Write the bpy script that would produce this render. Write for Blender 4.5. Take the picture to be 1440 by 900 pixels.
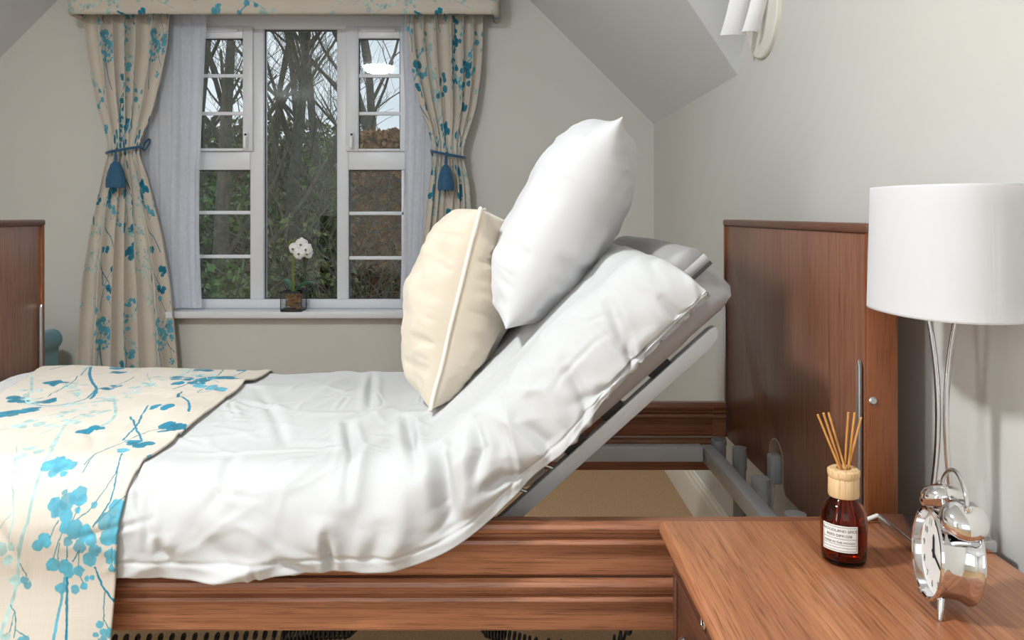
import bpy, bmesh, math, random
import numpy as np
from mathutils import Vector, Matrix

random.seed(7)
for _o in list(bpy.data.objects):
    bpy.data.objects.remove(_o, do_unlink=True)
scene = bpy.context.scene
COL = scene.collection
R = math.radians

# ------------------------------------------------------------------ camera
EYE = 1.25            # lens height above the carpet, metres
F = 1150.0            # focal length in pixels of the 1440 x 900 frame
cam_data = bpy.data.cameras.new('camera')
cam = bpy.data.objects.new('camera', cam_data)
COL.objects.link(cam)
cam.location = (0, 0, EYE)
cam.rotation_euler = (R(90), 0, 0)
cam_data.sensor_width = 36.0
cam_data.sensor_fit = 'HORIZONTAL'
cam_data.lens = F / 1440 * 36
cam_data.shift_x = (720 - 708) / 1440
cam_data.shift_y = -(450 - 300) / 1440
cam_data.clip_start = 0.02
cam_data.clip_end = 200
scene.camera = cam

# ------------------------------------------------------------------ view + world
scene.view_settings.view_transform = 'Standard'
scene.view_settings.look = 'None'
scene.view_settings.gamma = 1.0
scene.view_settings.use_curve_mapping = False
scene.view_settings.exposure = 0.02

world = bpy.data.worlds.new('overcast_sky')
scene.world = world
world.use_nodes = True
wn = world.node_tree
bg = wn.nodes['Background']
tc = wn.nodes.new('ShaderNodeTexCoord')
nz = wn.nodes.new('ShaderNodeTexNoise')
nz.inputs['Scale'].default_value = 3.0
nz.inputs['Detail'].default_value = 4.0
rp = wn.nodes.new('ShaderNodeValToRGB')
rp.color_ramp.elements[0].position = 0.3
rp.color_ramp.elements[0].color = (0.56, 0.64, 0.71, 1)
rp.color_ramp.elements[1].position = 0.7
rp.color_ramp.elements[1].color = (0.74, 0.80, 0.85, 1)
wn.links.new(tc.outputs['Generated'], nz.inputs['Vector'])
wn.links.new(nz.outputs['Fac'], rp.inputs['Fac'])
wn.links.new(rp.outputs['Color'], bg.inputs['Color'])
bg.inputs['Strength'].default_value = 1.2

def area_light(name, loc, rot, sx, sy, power, col=(1, 1, 1)):
    d = bpy.data.lights.new(name, 'AREA')
    d.shape = 'RECTANGLE'
    d.size, d.size_y = sx, sy
    d.energy = power
    d.color = col
    o = bpy.data.objects.new(name, d)
    COL.objects.link(o)
    o.location = loc
    o.rotation_euler = rot
    return o

# added fill lights without a known source, at the rear and left walls
area_light('rear_fill_light', (-0.25, -2.165, 1.70), (R(90), 0, 0), 1.95, 1.7, 14, (0.91, 0.97, 1.0))
area_light('side_fill_light', (-2.995, -1.06, 1.60), (R(90), 0, R(-90)), 0.5, 1.9, 38, (0.89, 0.96, 1.0))
LAMP_GLOW = 300      # emission of the ceiling light's glass dome

# ------------------------------------------------------------------ helpers
def lin(r, g, b):
    f = lambda c: (c / 255 / 12.92) if c / 255 <= 0.04045 else ((c / 255 + 0.055) / 1.055) ** 2.4
    return (f(r), f(g), f(b), 1.0)

WLOC = {}
def wloc(o):
    return WLOC.get(o.name, Vector((0, 0, 0)))

def thing(name, label, cat, loc=(0, 0, 0), group=None, kind=None):
    o = bpy.data.objects.new(name, None)
    COL.objects.link(o)
    o.location = loc
    o.empty_display_size = 0.05
    WLOC[o.name] = Vector(loc)
    tag(o, label, cat, group, kind)
    return o

def tag(o, label=None, cat=None, group=None, kind=None):
    if label: o['label'] = label
    if cat: o['category'] = cat
    if group: o['group'] = group
    if kind: o['kind'] = kind
    return o

def obj(name, V, Fc, mat=None, parent=None, smooth=False, uv=None, base=False):
    """one mesh object from world-space vertices; origin at its middle (or base)"""
    V = np.asarray(V, dtype=float).reshape(-1, 3)
    c = (V.min(0) + V.max(0)) / 2
    if base: c[2] = V[:, 2].min()
    me = bpy.data.meshes.new(name)
    me.from_pydata((V - c).tolist(), [], [list(map(int, f)) for f in Fc])
    if uv is not None:
        lay = me.uv_layers.new(name='UVMap')
        idx = np.zeros(len(me.loops), dtype=np.int32)
        me.loops.foreach_get('vertex_index', idx)
        lay.data.foreach_set('uv', np.asarray(uv)[idx].astype(np.float32).ravel())
    if smooth:
        me.polygons.foreach_set('use_smooth', [True] * len(me.polygons))
    me.update()
    o = bpy.data.objects.new(name, me)
    COL.objects.link(o)
    c = Vector(c)
    if parent is not None:
        o.parent = parent
        o.location = c - wloc(parent)
    else:
        o.location = c
    WLOC[o.name] = c
    if mat is not None: me.materials.append(mat)
    return o

def bm_obj(name, bm, mat=None, parent=None, smooth=False, base=False):
    bm.verts.index_update()
    V = [v.co[:] for v in bm.verts]
    Fc = [[v.index for v in f.verts] for f in bm.faces]
    bm.free()
    return obj(name, V, Fc, mat, parent, smooth, base=base)

def auto_smooth(o, ang=40):
    me = o.data
    me.polygons.foreach_set('use_smooth', [True] * len(me.polygons))
    try:
        me.set_sharp_from_angle(angle=R(ang))
    except Exception:
        pass
    return o

def add_box(bm, x0, x1, y0, y1, z0, z1, bev=0.0, seg=2):
    vs = [bm.verts.new(p) for p in ((x0,y0,z0),(x1,y0,z0),(x1,y1,z0),(x0,y1,z0),(x0,y0,z1),(x1,y0,z1),(x1,y1,z1),(x0,y1,z1))]
    fs = [bm.faces.new([vs[i] for i in q]) for q in ((3,2,1,0),(4,5,6,7),(0,1,5,4),(1,2,6,5),(2,3,7,6),(3,0,4,7))]
    if bev > 0:
        es = set(e for f in fs for e in f.edges)
        bmesh.ops.bevel(bm, geom=list(es), offset=bev, segments=seg, affect='EDGES', profile=0.5)

def box(name, x0, x1, y0, y1, z0, z1, mat, parent=None, bev=0.003, seg=2):
    bm = bmesh.new()
    add_box(bm, x0, x1, y0, y1, z0, z1, bev, seg)
    o = bm_obj(name, bm, mat, parent)
    if bev > 0: auto_smooth(o, 50)
    return o

def tube_data(pts, r, n=10, closed=False, caps=True):
    P = [Vector(p) for p in pts]
    m = len(P)
    rr = r if hasattr(r, '__len__') else [r] * m
    V, Fc = [], []
    up = None
    for i in range(m):
        if closed: t = (P[(i + 1) % m] - P[i - 1])
        else: t = P[min(i + 1, m - 1)] - P[max(i - 1, 0)]
        t.normalize()
        if up is None:
            up = Vector((0, 0, 1)) if abs(t.z) < 0.9 else Vector((1, 0, 0))
        a = (up - t * up.dot(t)).normalized()
        b = t.cross(a)
        up = a
        for k in range(n):
            th = 2 * math.pi * k / n
            V.append(P[i] + (a * math.cos(th) + b * math.sin(th)) * rr[i])
    for i in range(m if closed else m - 1):
        j = (i + 1) % m
        for k in range(n):
            l = (k + 1) % n
            Fc.append((i * n + k, i * n + l, j * n + l, j * n + k))
    if caps and not closed:
        Fc.append(tuple(range(n - 1, -1, -1)))
        Fc.append(tuple((m - 1) * n + k for k in range(n)))
    return [v[:] for v in V], Fc

def tube(name, pts, r, mat, parent=None, n=10, closed=False):
    V, Fc = tube_data(pts, r, n, closed)
    return auto_smooth(obj(name, V, Fc, mat, parent), 50)

def lathe_data(prof, n=40, origin=(0, 0, 0), M=None, sx=1, sy=1):
    V, Fc = [], []
    M = M or Matrix.Identity(3)
    for (r, z) in prof:
        for k in range(n):
            th = 2 * math.pi * k / n
            V.append((Vector(origin) + M @ Vector((r * sx * math.cos(th), r * sy * math.sin(th), z)))[:])
    for i in range(len(prof) - 1):
        for k in range(n):
            l = (k + 1) % n
            Fc.append((i * n + k, i * n + l, (i + 1) * n + l, (i + 1) * n + k))
    if prof[0][0] > 0: Fc.append(tuple(range(n - 1, -1, -1)))
    if prof[-1][0] > 0: Fc.append(tuple((len(prof) - 1) * n + k for k in range(n)))
    return V, Fc

def lathe(name, prof, mat, parent=None, n=40, origin=(0, 0, 0), M=None, ang=35, sx=1, sy=1):
    prof = [(max(r, 1e-5), z) for r, z in prof]
    V, Fc = lathe_data(prof, n, origin, M, sx, sy)
    return auto_smooth(obj(name, V, Fc, mat, parent), ang)

def prism(name, pts, axis, a0, a1, mat, parent=None, ang=30, bev=0.0):
    """2-D outline extruded along 'X' (pts are y,z), 'Y' (x,z) or 'Z' (x,y)"""
    f = {'X': lambda p, a: (a, p[0], p[1]), 'Y': lambda p, a: (p[0], a, p[1]), 'Z': lambda p, a: (p[0], p[1], a)}[axis]
    bm = bmesh.new()
    A = [bm.verts.new(f(p, a0)) for p in pts]
    B = [bm.verts.new(f(p, a1)) for p in pts]
    n = len(pts)
    for i in range(n):
        bm.faces.new((A[i], A[(i + 1) % n], B[(i + 1) % n], B[i]))
    bm.faces.new(A[::-1]); bm.faces.new(B)
    bmesh.ops.recalc_face_normals(bm, faces=bm.faces)
    if bev > 0:
        es = [e for e in bm.edges if e.calc_face_angle(0) > R(40)]
        bmesh.ops.bevel(bm, geom=es, offset=bev, segments=2, affect='EDGES', profile=0.5)
    return auto_smooth(bm_obj(name, bm, mat, parent), ang)

def grid_faces(nu, nv, closed_u=False):
    Fc = []
    for i in range(nu if closed_u else nu - 1):
        j = (i + 1) % nu
        for k in range(nv - 1):
            Fc.append((i * nv + k, j * nv + k, j * nv + k + 1, i * nv + k + 1))
    return Fc

def sheet(name, P, mat, parent=None, uv=None, thick=0.0, off=-1):
    nu, nv = P.shape[:2]
    o = obj(name, P.reshape(-1, 3), grid_faces(nu, nv), mat, parent, True,
            None if uv is None else np.asarray(uv).reshape(-1, 2))
    if thick:
        m = o.modifiers.new('thickness', 'SOLIDIFY')
        m.thickness = thick; m.offset = off
    return o

# numpy value noise -------------------------------------------------------
def vnoise(x, y, seed=0):
    rng = np.random.RandomState(seed)
    T = rng.rand(256, 256)
    xi = np.floor(x).astype(int); yi = np.floor(y).astype(int)
    fx = x - xi; fy = y - yi
    fx = fx * fx * fx * (fx * (fx * 6 - 15) + 10); fy = fy * fy * fy * (fy * (fy * 6 - 15) + 10)
    a = T[xi % 256, yi % 256]; b = T[(xi + 1) % 256, yi % 256]
    c = T[xi % 256, (yi + 1) % 256]; d = T[(xi + 1) % 256, (yi + 1) % 256]
    return (a * (1 - fx) + b * fx) * (1 - fy) + (c * (1 - fx) + d * fx) * fy * 1.0 - 0.5

def fbm(x, y, seed=0, oct=3):
    s = 0; a = 1.0
    for i in range(oct):
        s = s + a * vnoise(x * 2 ** i + 13.7 * i, y * 2 ** i + 7.1 * i, seed + i)
        a *= 0.5
    return s

def sstep(a, b, x):
    t = np.clip((x - a) / (b - a), 0, 1)
    return t * t * (3 - 2 * t)

# ------------------------------------------------------------------ materials
def new_mat(name):
    m = bpy.data.materials.new(name)
    m.use_nodes = True
    nt = m.node_tree
    return m, nt, nt.nodes['Principled BSDF'], nt.nodes, nt.links

def paint(name, col, rough=0.6, metal=0.0, var=0.06, scale=8.0, bump=0.0, bscale=200.0, spec=0.5, sheen=0.0):
    """plain surface with faint procedural mottling and fine relief"""
    m, nt, b, N, L = new_mat(name)
    tcn = N.new('ShaderNodeTexCoord')
    n = N.new('ShaderNodeTexNoise'); n.inputs['Scale'].default_value = scale; n.inputs['Detail'].default_value = 3
    r = N.new('ShaderNodeValToRGB')
    r.color_ramp.elements[0].position = 0.3; r.color_ramp.elements[1].position = 0.7
    r.color_ramp.elements[0].color = tuple(c * (1 - var) for c in col[:3]) + (1,)
    r.color_ramp.elements[1].color = tuple(min(1, c * (1 + var)) for c in col[:3]) + (1,)
    L.new(tcn.outputs['Object'], n.inputs['Vector']); L.new(n.outputs['Fac'], r.inputs['Fac'])
    L.new(r.outputs['Color'], b.inputs['Base Color'])
    b.inputs['Roughness'].default_value = rough
    b.inputs['Metallic'].default_value = metal
    b.inputs['Specular IOR Level'].default_value = spec
    if sheen: b.inputs['Sheen Weight'].default_value = sheen
    if bump:
        n2 = N.new('ShaderNodeTexNoise'); n2.inputs['Scale'].default_value = bscale; n2.inputs['Detail'].default_value = 2
        bp = N.new('ShaderNodeBump'); bp.inputs['Strength'].default_value = bump; bp.inputs['Distance'].default_value = 0.002
        L.new(tcn.outputs['Object'], n2.inputs['Vector']); L.new(n2.outputs['Fac'], bp.inputs['Height'])
        L.new(bp.outputs['Normal'], b.inputs['Normal'])
    return m

def wood(name, dark, light, axis='X', rough=0.35, k=1.0, contrast=1.0, coat=0.15):
    m, nt, b, N, L = new_mat(name)
    tcn = N.new('ShaderNodeTexCoord')
    def grain(along, across, detail, dist):
        mp = N.new('ShaderNodeMapping')
        s = [across * k] * 3
        s['XYZ'.index(axis)] = along * k
        mp.inputs['Scale'].default_value = s
        L.new(tcn.outputs['Object'], mp.inputs['Vector'])
        n = N.new('ShaderNodeTexNoise'); n.inputs['Scale'].default_value = 1.0
        n.inputs['Detail'].default_value = detail; n.inputs['Distortion'].default_value = dist
        L.new(mp.outputs['Vector'], n.inputs['Vector'])
        return n
    broad = grain(0.5, 9, 3, 0.8)
    fine = grain(3.5, 150, 3, 0.3)
    pores = grain(14, 420, 1, 0.0)
    mix = N.new('ShaderNodeMath'); mix.operation = 'MULTIPLY_ADD'
    mix.inputs[1].default_value = 0.5
    L.new(broad.outputs['Fac'], mix.inputs[0])
    m2 = N.new('ShaderNodeMath'); m2.operation = 'MULTIPLY'; m2.inputs[1].default_value = 0.5
    L.new(fine.outputs['Fac'], m2.inputs[0]); L.new(m2.outputs[0], mix.inputs[2])
    r = N.new('ShaderNodeValToRGB')
    r.color_ramp.elements[0].position = 0.5 - 0.17 / contrast; r.color_ramp.elements[0].color = dark
    r.color_ramp.elements[1].position = 0.5 + 0.17 / contrast; r.color_ramp.elements[1].color = light
    L.new(mix.outputs[0], r.inputs['Fac'])
    pr = N.new('ShaderNodeValToRGB')
    pr.color_ramp.elements[0].position = 0.30; pr.color_ramp.elements[0].color = (0.62, 0.58, 0.55, 1)
    pr.color_ramp.elements[1].position = 0.44; pr.color_ramp.elements[1].color = (1, 1, 1, 1)
    L.new(pores.outputs['Fac'], pr.inputs['Fac'])
    mu = N.new('ShaderNodeMixRGB'); mu.blend_type = 'MULTIPLY'; mu.inputs['Fac'].default_value = 1.0
    L.new(r.outputs['Color'], mu.inputs['Color1']); L.new(pr.outputs['Color'], mu.inputs['Color2'])
    L.new(mu.outputs['Color'], b.inputs['Base Color'])
    bp = N.new('ShaderNodeBump'); bp.inputs['Strength'].default_value = 0.12; bp.inputs['Distance'].default_value = 0.001
    L.new(fine.outputs['Fac'], bp.inputs['Height']); L.new(bp.outputs['Normal'], b.inputs['Normal'])
    b.inputs['Roughness'].default_value = rough
    b.inputs['Coat Weight'].default_value = coat
    b.inputs['Coat Roughness'].default_value = 0.25
    return m

def glass_pane(name, tint=(0.96, 0.98, 0.98, 1), refl=0.04, graze=0.6):
    m, nt, b, N, L = new_mat(name)
    N.remove(b)
    out = N['Material Output']
    tr = N.new('ShaderNodeBsdfTransparent'); tr.inputs['Color'].default_value = tint
    gl = N.new('ShaderNodeBsdfGlossy'); gl.inputs['Roughness'].default_value = 0.02
    fr = N.new('ShaderNodeLayerWeight'); fr.inputs['Blend'].default_value = 0.5
    pw = N.new('ShaderNodeMath'); pw.operation = 'POWER'; pw.inputs[1].default_value = 5.0
    L.new(fr.outputs['Facing'], pw.inputs[0])
    ma = N.new('ShaderNodeMath'); ma.operation = 'MULTIPLY_ADD'; ma.inputs[1].default_value = graze; ma.inputs[2].default_value = refl
    L.new(pw.outputs[0], ma.inputs[0])
    nzz = N.new('ShaderNodeTexNoise'); nzz.inputs['Scale'].default_value = 3
    bp = N.new('ShaderNodeBump'); bp.inputs['Strength'].default_value = 0.01
    L.new(nzz.outputs['Fac'], bp.inputs['Height']); L.new(bp.outputs['Normal'], gl.inputs['Normal'])
    mx = N.new('ShaderNodeMixShader')
    L.new(ma.outputs[0], mx.inputs['Fac']); L.new(tr.outputs[0], mx.inputs[1]); L.new(gl.outputs[0], mx.inputs[2])
    L.new(mx.outputs[0], out.inputs['Surface'])
    return m

def voile(name):
    m, nt, b, N, L = new_mat(name)
    N.remove(b)
    out = N['Material Output']
    tr = N.new('ShaderNodeBsdfTransparent')
    df = N.new('ShaderNodeBsdfDiffuse'); df.inputs['Color'].default_value = (0.86, 0.89, 0.98, 1)
    tl = N.new('ShaderNodeBsdfTranslucent'); tl.inputs['Color'].default_value = (0.88, 0.92, 1.0, 1)
    m1 = N.new('ShaderNodeMixShader'); m1.inputs['Fac'].default_value = 0.45
    L.new(df.outputs[0], m1.inputs[1]); L.new(tl.outputs[0], m1.inputs[2])
    tcn = N.new('ShaderNodeTexCoord')
    nzz = N.new('ShaderNodeTexNoise'); nzz.inputs['Scale'].default_value = 60
    L.new(tcn.outputs['Object'], nzz.inputs['Vector'])
    mr = N.new('ShaderNodeMapRange'); mr.inputs['To Min'].default_value = 0.70; mr.inputs['To Max'].default_value = 0.84
    L.new(nzz.outputs['Fac'], mr.inputs['Value'])
    m2 = N.new('ShaderNodeMixShader')
    L.new(mr.outputs[0], m2.inputs['Fac']); L.new(tr.outputs[0], m2.inputs[1]); L.new(m1.outputs[0], m2.inputs[2])
    L.new(m2.outputs[0], out.inputs['Surface'])
    return m

M = {}
M['wall'] = paint('wall_paint', lin(211, 209, 203), 0.75, var=0.015, scale=2, bump=0.05, bscale=180, spec=0.3)
M['ceiling'] = paint('ceiling_paint', lin(226, 228, 230), 0.8, var=0.01, scale=2, bump=0.04, bscale=160, spec=0.25)
M['carpet'] = paint('carpet_pile', lin(186, 154, 118), 0.95, var=0.16, scale=140, bump=0.8, bscale=420, spec=0.1)
M['upvc'] = paint('white_window_plastic', lin(226, 228, 234), 0.35, var=0.01, scale=5)
M['gloss_white'] = paint('white_gloss_paint', lin(232, 226, 216), 0.3, var=0.02, scale=6)
M['gasket'] = paint('black_rubber_gasket', lin(40, 44, 48), 0.6)
M['glass'] = glass_pane('window_glass')
M['voile'] = voile('white_voile')
M['panel'] = wood('walnut_side_board', lin(122, 72, 50), lin(186, 126, 92), 'X', 0.33, contrast=1.1, coat=0.3)
M['head'] = wood('walnut_head_board', lin(112, 72, 54), lin(154, 106, 82), 'Z', 0.38, contrast=0.9)
M['edge'] = wood('walnut_board_edge', lin(128, 70, 36), lin(146, 84, 46), 'Z', 0.4, contrast=0.7)
M['cap'] = wood('walnut_board_cap', lin(92, 58, 42), lin(120, 80, 60), 'Y', 0.4)
M['desk'] = wood('walnut_table_top', lin(134, 78, 49), lin(196, 134, 94), 'Y', 0.34, contrast=0.95, coat=0.12)
M['deskb'] = wood('walnut_cabinet', lin(70, 40, 30), lin(112, 70, 52), 'Y', 0.4)
M['linen'] = paint('white_cotton', lin(196, 196, 197), 0.85, var=0.008, scale=12, bump=0.06, bscale=700, spec=0.2, sheen=0.1)
M['pillow'] = paint('white_pillow_cotton', lin(203, 203, 205), 0.85, var=0.008, scale=12, bump=0.06, bscale=700, spec=0.2, sheen=0.1)
M['cream'] = paint('cream_cushion_satin', lin(209, 197, 179), 0.6, var=0.02, scale=10, bump=0.08, bscale=500, spec=0.3, sheen=0.3)
M['mattress'] = paint('grey_wipe_clean_cover', lin(164, 162, 163), 0.55, var=0.03, scale=6, bump=0.1, bscale=60)
M['steel'] = paint('silver_powder_coat', lin(214, 219, 225), 0.35, 0.1, var=0.03, scale=20)
M['steel_light'] = paint('brushed_silver', lin(196, 198, 200), 0.3, 0.85, var=0.03, scale=20)
M['grey_plastic'] = paint('grey_plastic', lin(172, 174, 178), 0.5, var=0.03)
M['black'] = paint('black_plastic', lin(22, 22, 25), 0.5)
M['zip'] = paint('dark_grey_zip', lin(92, 92, 96), 0.6)
M['chrome'] = paint('polished_chrome', lin(232, 232, 234), 0.07, 1.0, var=0.01)
M['satin'] = paint('satin_steel', lin(205, 205, 206), 0.22, 1.0, var=0.02)
M['white_plastic'] = paint('white_plastic', lin(240, 240, 242), 0.4, var=0.01)
M['cable'] = paint('white_cable', lin(232, 230, 226), 0.45)
M['blue'] = paint('deep_blue_cord', lin(24, 84, 120), 0.65, var=0.12, scale=60, bump=0.4, bscale=300, sheen=0.4)
M['teal'] = paint('teal_velvet', lin(62, 128, 140), 0.8, var=0.06, scale=30, bump=0.1, sheen=0.5)
M['paleply'] = paint('pale_raw_board_edge', lin(190, 170, 150), 0.7)
M['collar'] = wood('pale_beech', lin(216, 178, 128), lin(236, 204, 158), 'Z', 0.5, coat=0.0)
M['reed'] = paint('rattan_reed', lin(216, 156, 84), 0.7, var=0.12, scale=90)
M['paper'] = paint('white_label_paper', lin(236, 234, 230), 0.6, var=0.01)
M['ink'] = paint('dark_print', lin(62, 62, 66), 0.7)
M['leaf'] = paint('orchid_leaf_green', lin(72, 122, 92), 0.4, var=0.15, scale=20)
M['stem'] = paint('orchid_stem_green', lin(116, 124, 58), 0.5, var=0.15, scale=40)
M['petal'] = paint('white_petal', lin(246, 244, 246), 0.6, var=0.01)
M['bark_chip'] = paint('brown_bark_chips', lin(150, 100, 62), 0.9, var=0.3, scale=120, bump=0.6, bscale=150)
M['bark'] = paint('tree_bark', lin(88, 86, 75), 0.95, var=0.35, scale=14, bump=0.6, bscale=30)
M['twig'] = paint('bare_twig', lin(92, 87, 75), 0.95, var=0.25, scale=5)
M['ivy'] = paint('ivy_leaf', lin(88, 118, 58), 0.5, var=0.5, scale=6)
M['bramble'] = paint('undergrowth_leaf', lin(106, 112, 66), 0.6, var=0.5, scale=4)
M['copper'] = paint('copper_hedge_leaf', lin(150, 112, 72), 0.8, var=0.35, scale=5)
M['ground'] = paint('leaf_litter_ground', lin(82, 76, 56), 0.95, var=0.45, scale=2.5, bump=0.5, bscale=20)

def shade_mat():
    m, nt, b, N, L = new_mat('white_pleated_shade')
    N.remove(b)
    out = N['Material Output']
    df = N.new('ShaderNodeBsdfDiffuse'); df.inputs['Color'].default_value = lin(240, 240, 242)
    tl = N.new('ShaderNodeBsdfTranslucent'); tl.inputs['Color'].default_value = lin(236, 236, 238)
    mx = N.new('ShaderNodeMixShader'); mx.inputs['Fac'].default_value = 0.3
    nzz = N.new('ShaderNodeTexNoise'); nzz.inputs['Scale'].default_value = 300
    tcn = N.new('ShaderNodeTexCoord'); L.new(tcn.outputs['Object'], nzz.inputs['Vector'])
    bp = N.new('ShaderNodeBump'); bp.inputs['Strength'].default_value = 0.1; bp.inputs['Distance'].default_value = 0.001
    L.new(nzz.outputs['Fac'], bp.inputs['Height']); L.new(bp.outputs['Normal'], df.inputs['Normal'])
    L.new(df.outputs[0], mx.inputs[1]); L.new(tl.outputs[0], mx.inputs[2]); L.new(mx.outputs[0], out.inputs['Surface'])
    return m
M['shade'] = shade_mat()

def amber_mat():
    m, nt, b, N, L = new_mat('amber_glass')
    b.inputs['Base Color'].default_value = (0.55, 0.15, 0.035, 1)
    b.inputs['Transmission Weight'].default_value = 1.0
    b.inputs['Roughness'].default_value = 0.03
    b.inputs['IOR'].default_value = 1.35
    nzz = N.new('ShaderNodeTexNoise'); nzz.inputs['Scale'].default_value = 12
    rr = N.new('ShaderNodeValToRGB')
    rr.color_ramp.elements[0].color = (0.50, 0.13, 0.03, 1); rr.color_ramp.elements[1].color = (0.60, 0.17, 0.04, 1)
    L.new(nzz.outputs['Fac'], rr.inputs['Fac']); L.new(rr.outputs['Color'], b.inputs['Base Color'])
    return m
M['amber'] = amber_mat()

def glow_mat(name, col, strength):
    m, nt, b, N, L = new_mat(name)
    b.inputs['Base Color'].default_value = col
    b.inputs['Emission Color'].default_value = col
    b.inputs['Emission Strength'].default_value = strength
    return m
M['glow'] = glow_mat('lit_lamp_glass', (0.94, 0.985, 1.0, 1), LAMP_GLOW)

# ------------------------------------------------------------------ printed fabric (flat print drawn here)
PXM = 1400
FU, FV = 0.66, 1.5
FW, FH = int(FU * PXM), int(FV * PXM)
gx, gy = np.meshgrid(np.arange(FW), np.arange(FH))
warpx = fbm(gx / 9.0, gy / 9.0, 31, 2) * 5.0
warpy = fbm(gx / 9.0, gy / 9.0, 41, 2) * 5.0
tone = fbm(gx / 26.0, gy / 26.0, 51, 3)
img = np.zeros((FH, FW, 3), dtype=np.float32)
weave = vnoise(gx / 1.5, gy / 40.0, 61) * 0.02 + vnoise(gx / 40.0, gy / 1.5, 62) * 0.02 + fbm(gx / 300., gy / 300., 63, 2) * 0.03
CREAMC = np.array([224, 214, 201]) / 255
img[:] = CREAMC * (1 + weave[..., None])
INK = {'d': np.array([38, 128, 156]) / 255, 'm': np.array([92, 172, 196]) / 255,
       'p': np.array([172, 206, 204]) / 255, 'g': np.array([84, 140, 150]) / 255}

def _region(x0, x1, y0, y1):
    xs = np.arange(int(x0), int(x1) + 1); ys = np.arange(int(y0), int(y1) + 1)
    return xs, ys, np.ix_(ys % FH, xs % FW)

def _blend(ix, mask, col, strength=0.9):
    t = tone[ix]
    a = np.clip(mask, 0, 1) * np.clip(strength + t * 0.35, 0.35, 1)
    c = INK[col] * (1 + t[..., None] * 0.25)
    img[ix] = img[ix] * (1 - a[..., None]) + c * a[..., None]

def blob(X, a, r, col='m'):
    x, y, r = (X + 1.35) * PXM, (a + 0.5) * PXM, max(r * PXM, 3)
    xs, ys, ix = _region(x - r - 8, x + r + 8, y - r - 8, y + r + 8)
    dx = xs[None, :] - x + warpx[ix] * 0.9; dy = ys[:, None] - y + warpy[ix] * 0.9
    _blend(ix, (r - np.sqrt(dx * dx + dy * dy)) / 1.6 + 0.5, col)

def stroke(pts, w, col='m'):
    P = [((X + 1.35) * PXM, (a + 0.5) * PXM) for X, a in pts]
    if len(P) > 2:      # smooth the polyline
        Q = []
        n = len(P)
        for i in range(n - 1):
            p0, p1, p2, p3 = P[max(i - 1, 0)], P[i], P[i + 1], P[min(i + 2, n - 1)]
            for k in range(6):
                t = k / 6
                Q.append(tuple(0.5 * (2 * p1[j] + (p2[j] - p0[j]) * t + (2 * p0[j] - 5 * p1[j] + 4 * p2[j] - p3[j]) * t * t
                         + (3 * p1[j] - p0[j] - 3 * p2[j] + p3[j]) * t ** 3) for j in (0, 1)))
        P = Q + [P[-1]]
    w = max(w * PXM / 2, 1.2)
    A = np.array(P)
    x0, y0 = A.min(0) - w - 6; x1, y1 = A.max(0) + w + 6
    xs, ys, ix = _region(x0, x1, y0, y1)
    xx = xs[None, :] + warpx[ix] * 0.5; yy = ys[:, None] + warpy[ix] * 0.5
    best = np.full(xx.shape, 1e9)
    for (ax, ay), (bx_, by_) in zip(P[:-1], P[1:]):
        ddx, ddy = bx_ - ax, by_ - ay
        L2 = ddx * ddx + ddy * ddy + 1e-9
        t = np.clip(((xx - ax) * ddx + (yy - ay) * ddy) / L2, 0, 1)
        best = np.minimum(best, (xx - ax - t * ddx) ** 2 + (yy - ay - t * ddy) ** 2)
    _blend(ix, (w - np.sqrt(best)) / 1.4 + 0.5, col, 0.95)

def fab(px, py):
    if py > 660:
        return (px - 708) * 1.46 / F, -((py - 300) * 1.46 / F - 0.46), 1.46
    Y = 0.46 * F / (py - 300)
    return (px - 708) * Y / F, Y - 1.46, Y
def _sys(s, ox, oy):
    def f(zx, zy):
        return fab(ox + zx / s, oy + zy / s)
    return f
SA, SB = _sys(2.195, 0, 490), _sys(3.214, 0, 620)
def bl(S, s, items, col):
    for zx, zy, r in items:
        X, a, Y = S(zx, zy)
        blob(X, a, r / s * Y / F, col)
def st(S, s, pts, w, col):
    Q = [S(*p) for p in pts]
    stroke([(q[0], q[1]) for q in Q], w / s * Q[0][2] / F, col)

# pale branch work first, then mid, then dark
bs = 3.214
st(SB, bs, [(235, 0), (190, 80), (130, 200), (105, 320), (90, 480), (70, 600), (40, 720), (0, 850)], 13, 'p')
st(SB, bs, [(40, 40), (48, 180), (50, 320)], 6, 'p')
st(SB, bs, [(0, 270), (48, 215)], 5, 'p')
st(SB, bs, [(105, 410), (130, 470)], 4, 'g')
bl(SB, bs, [(15, 350, 28), (65, 340, 20), (50, 395, 22), (100, 55, 30), (60, 80, 26), (140, 70, 26), (75, 715, 16), (60, 715, 12), (85, 490, 24), (65, 490, 14)], 'p')
st(SB, bs, [(70, 590), (100, 640), (105, 720)], 4, 'g')
st(SB, bs, [(90, 620), (85, 700)], 3, 'g')
st(SB, bs, [(105, 690), (160, 720)], 3, 'g')
bl(SB, bs, [(120, 488, 18), (135, 512, 15), (112, 742, 12), (135, 732, 13), (160, 725, 14), (132, 746, 11)], 'm')
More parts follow.
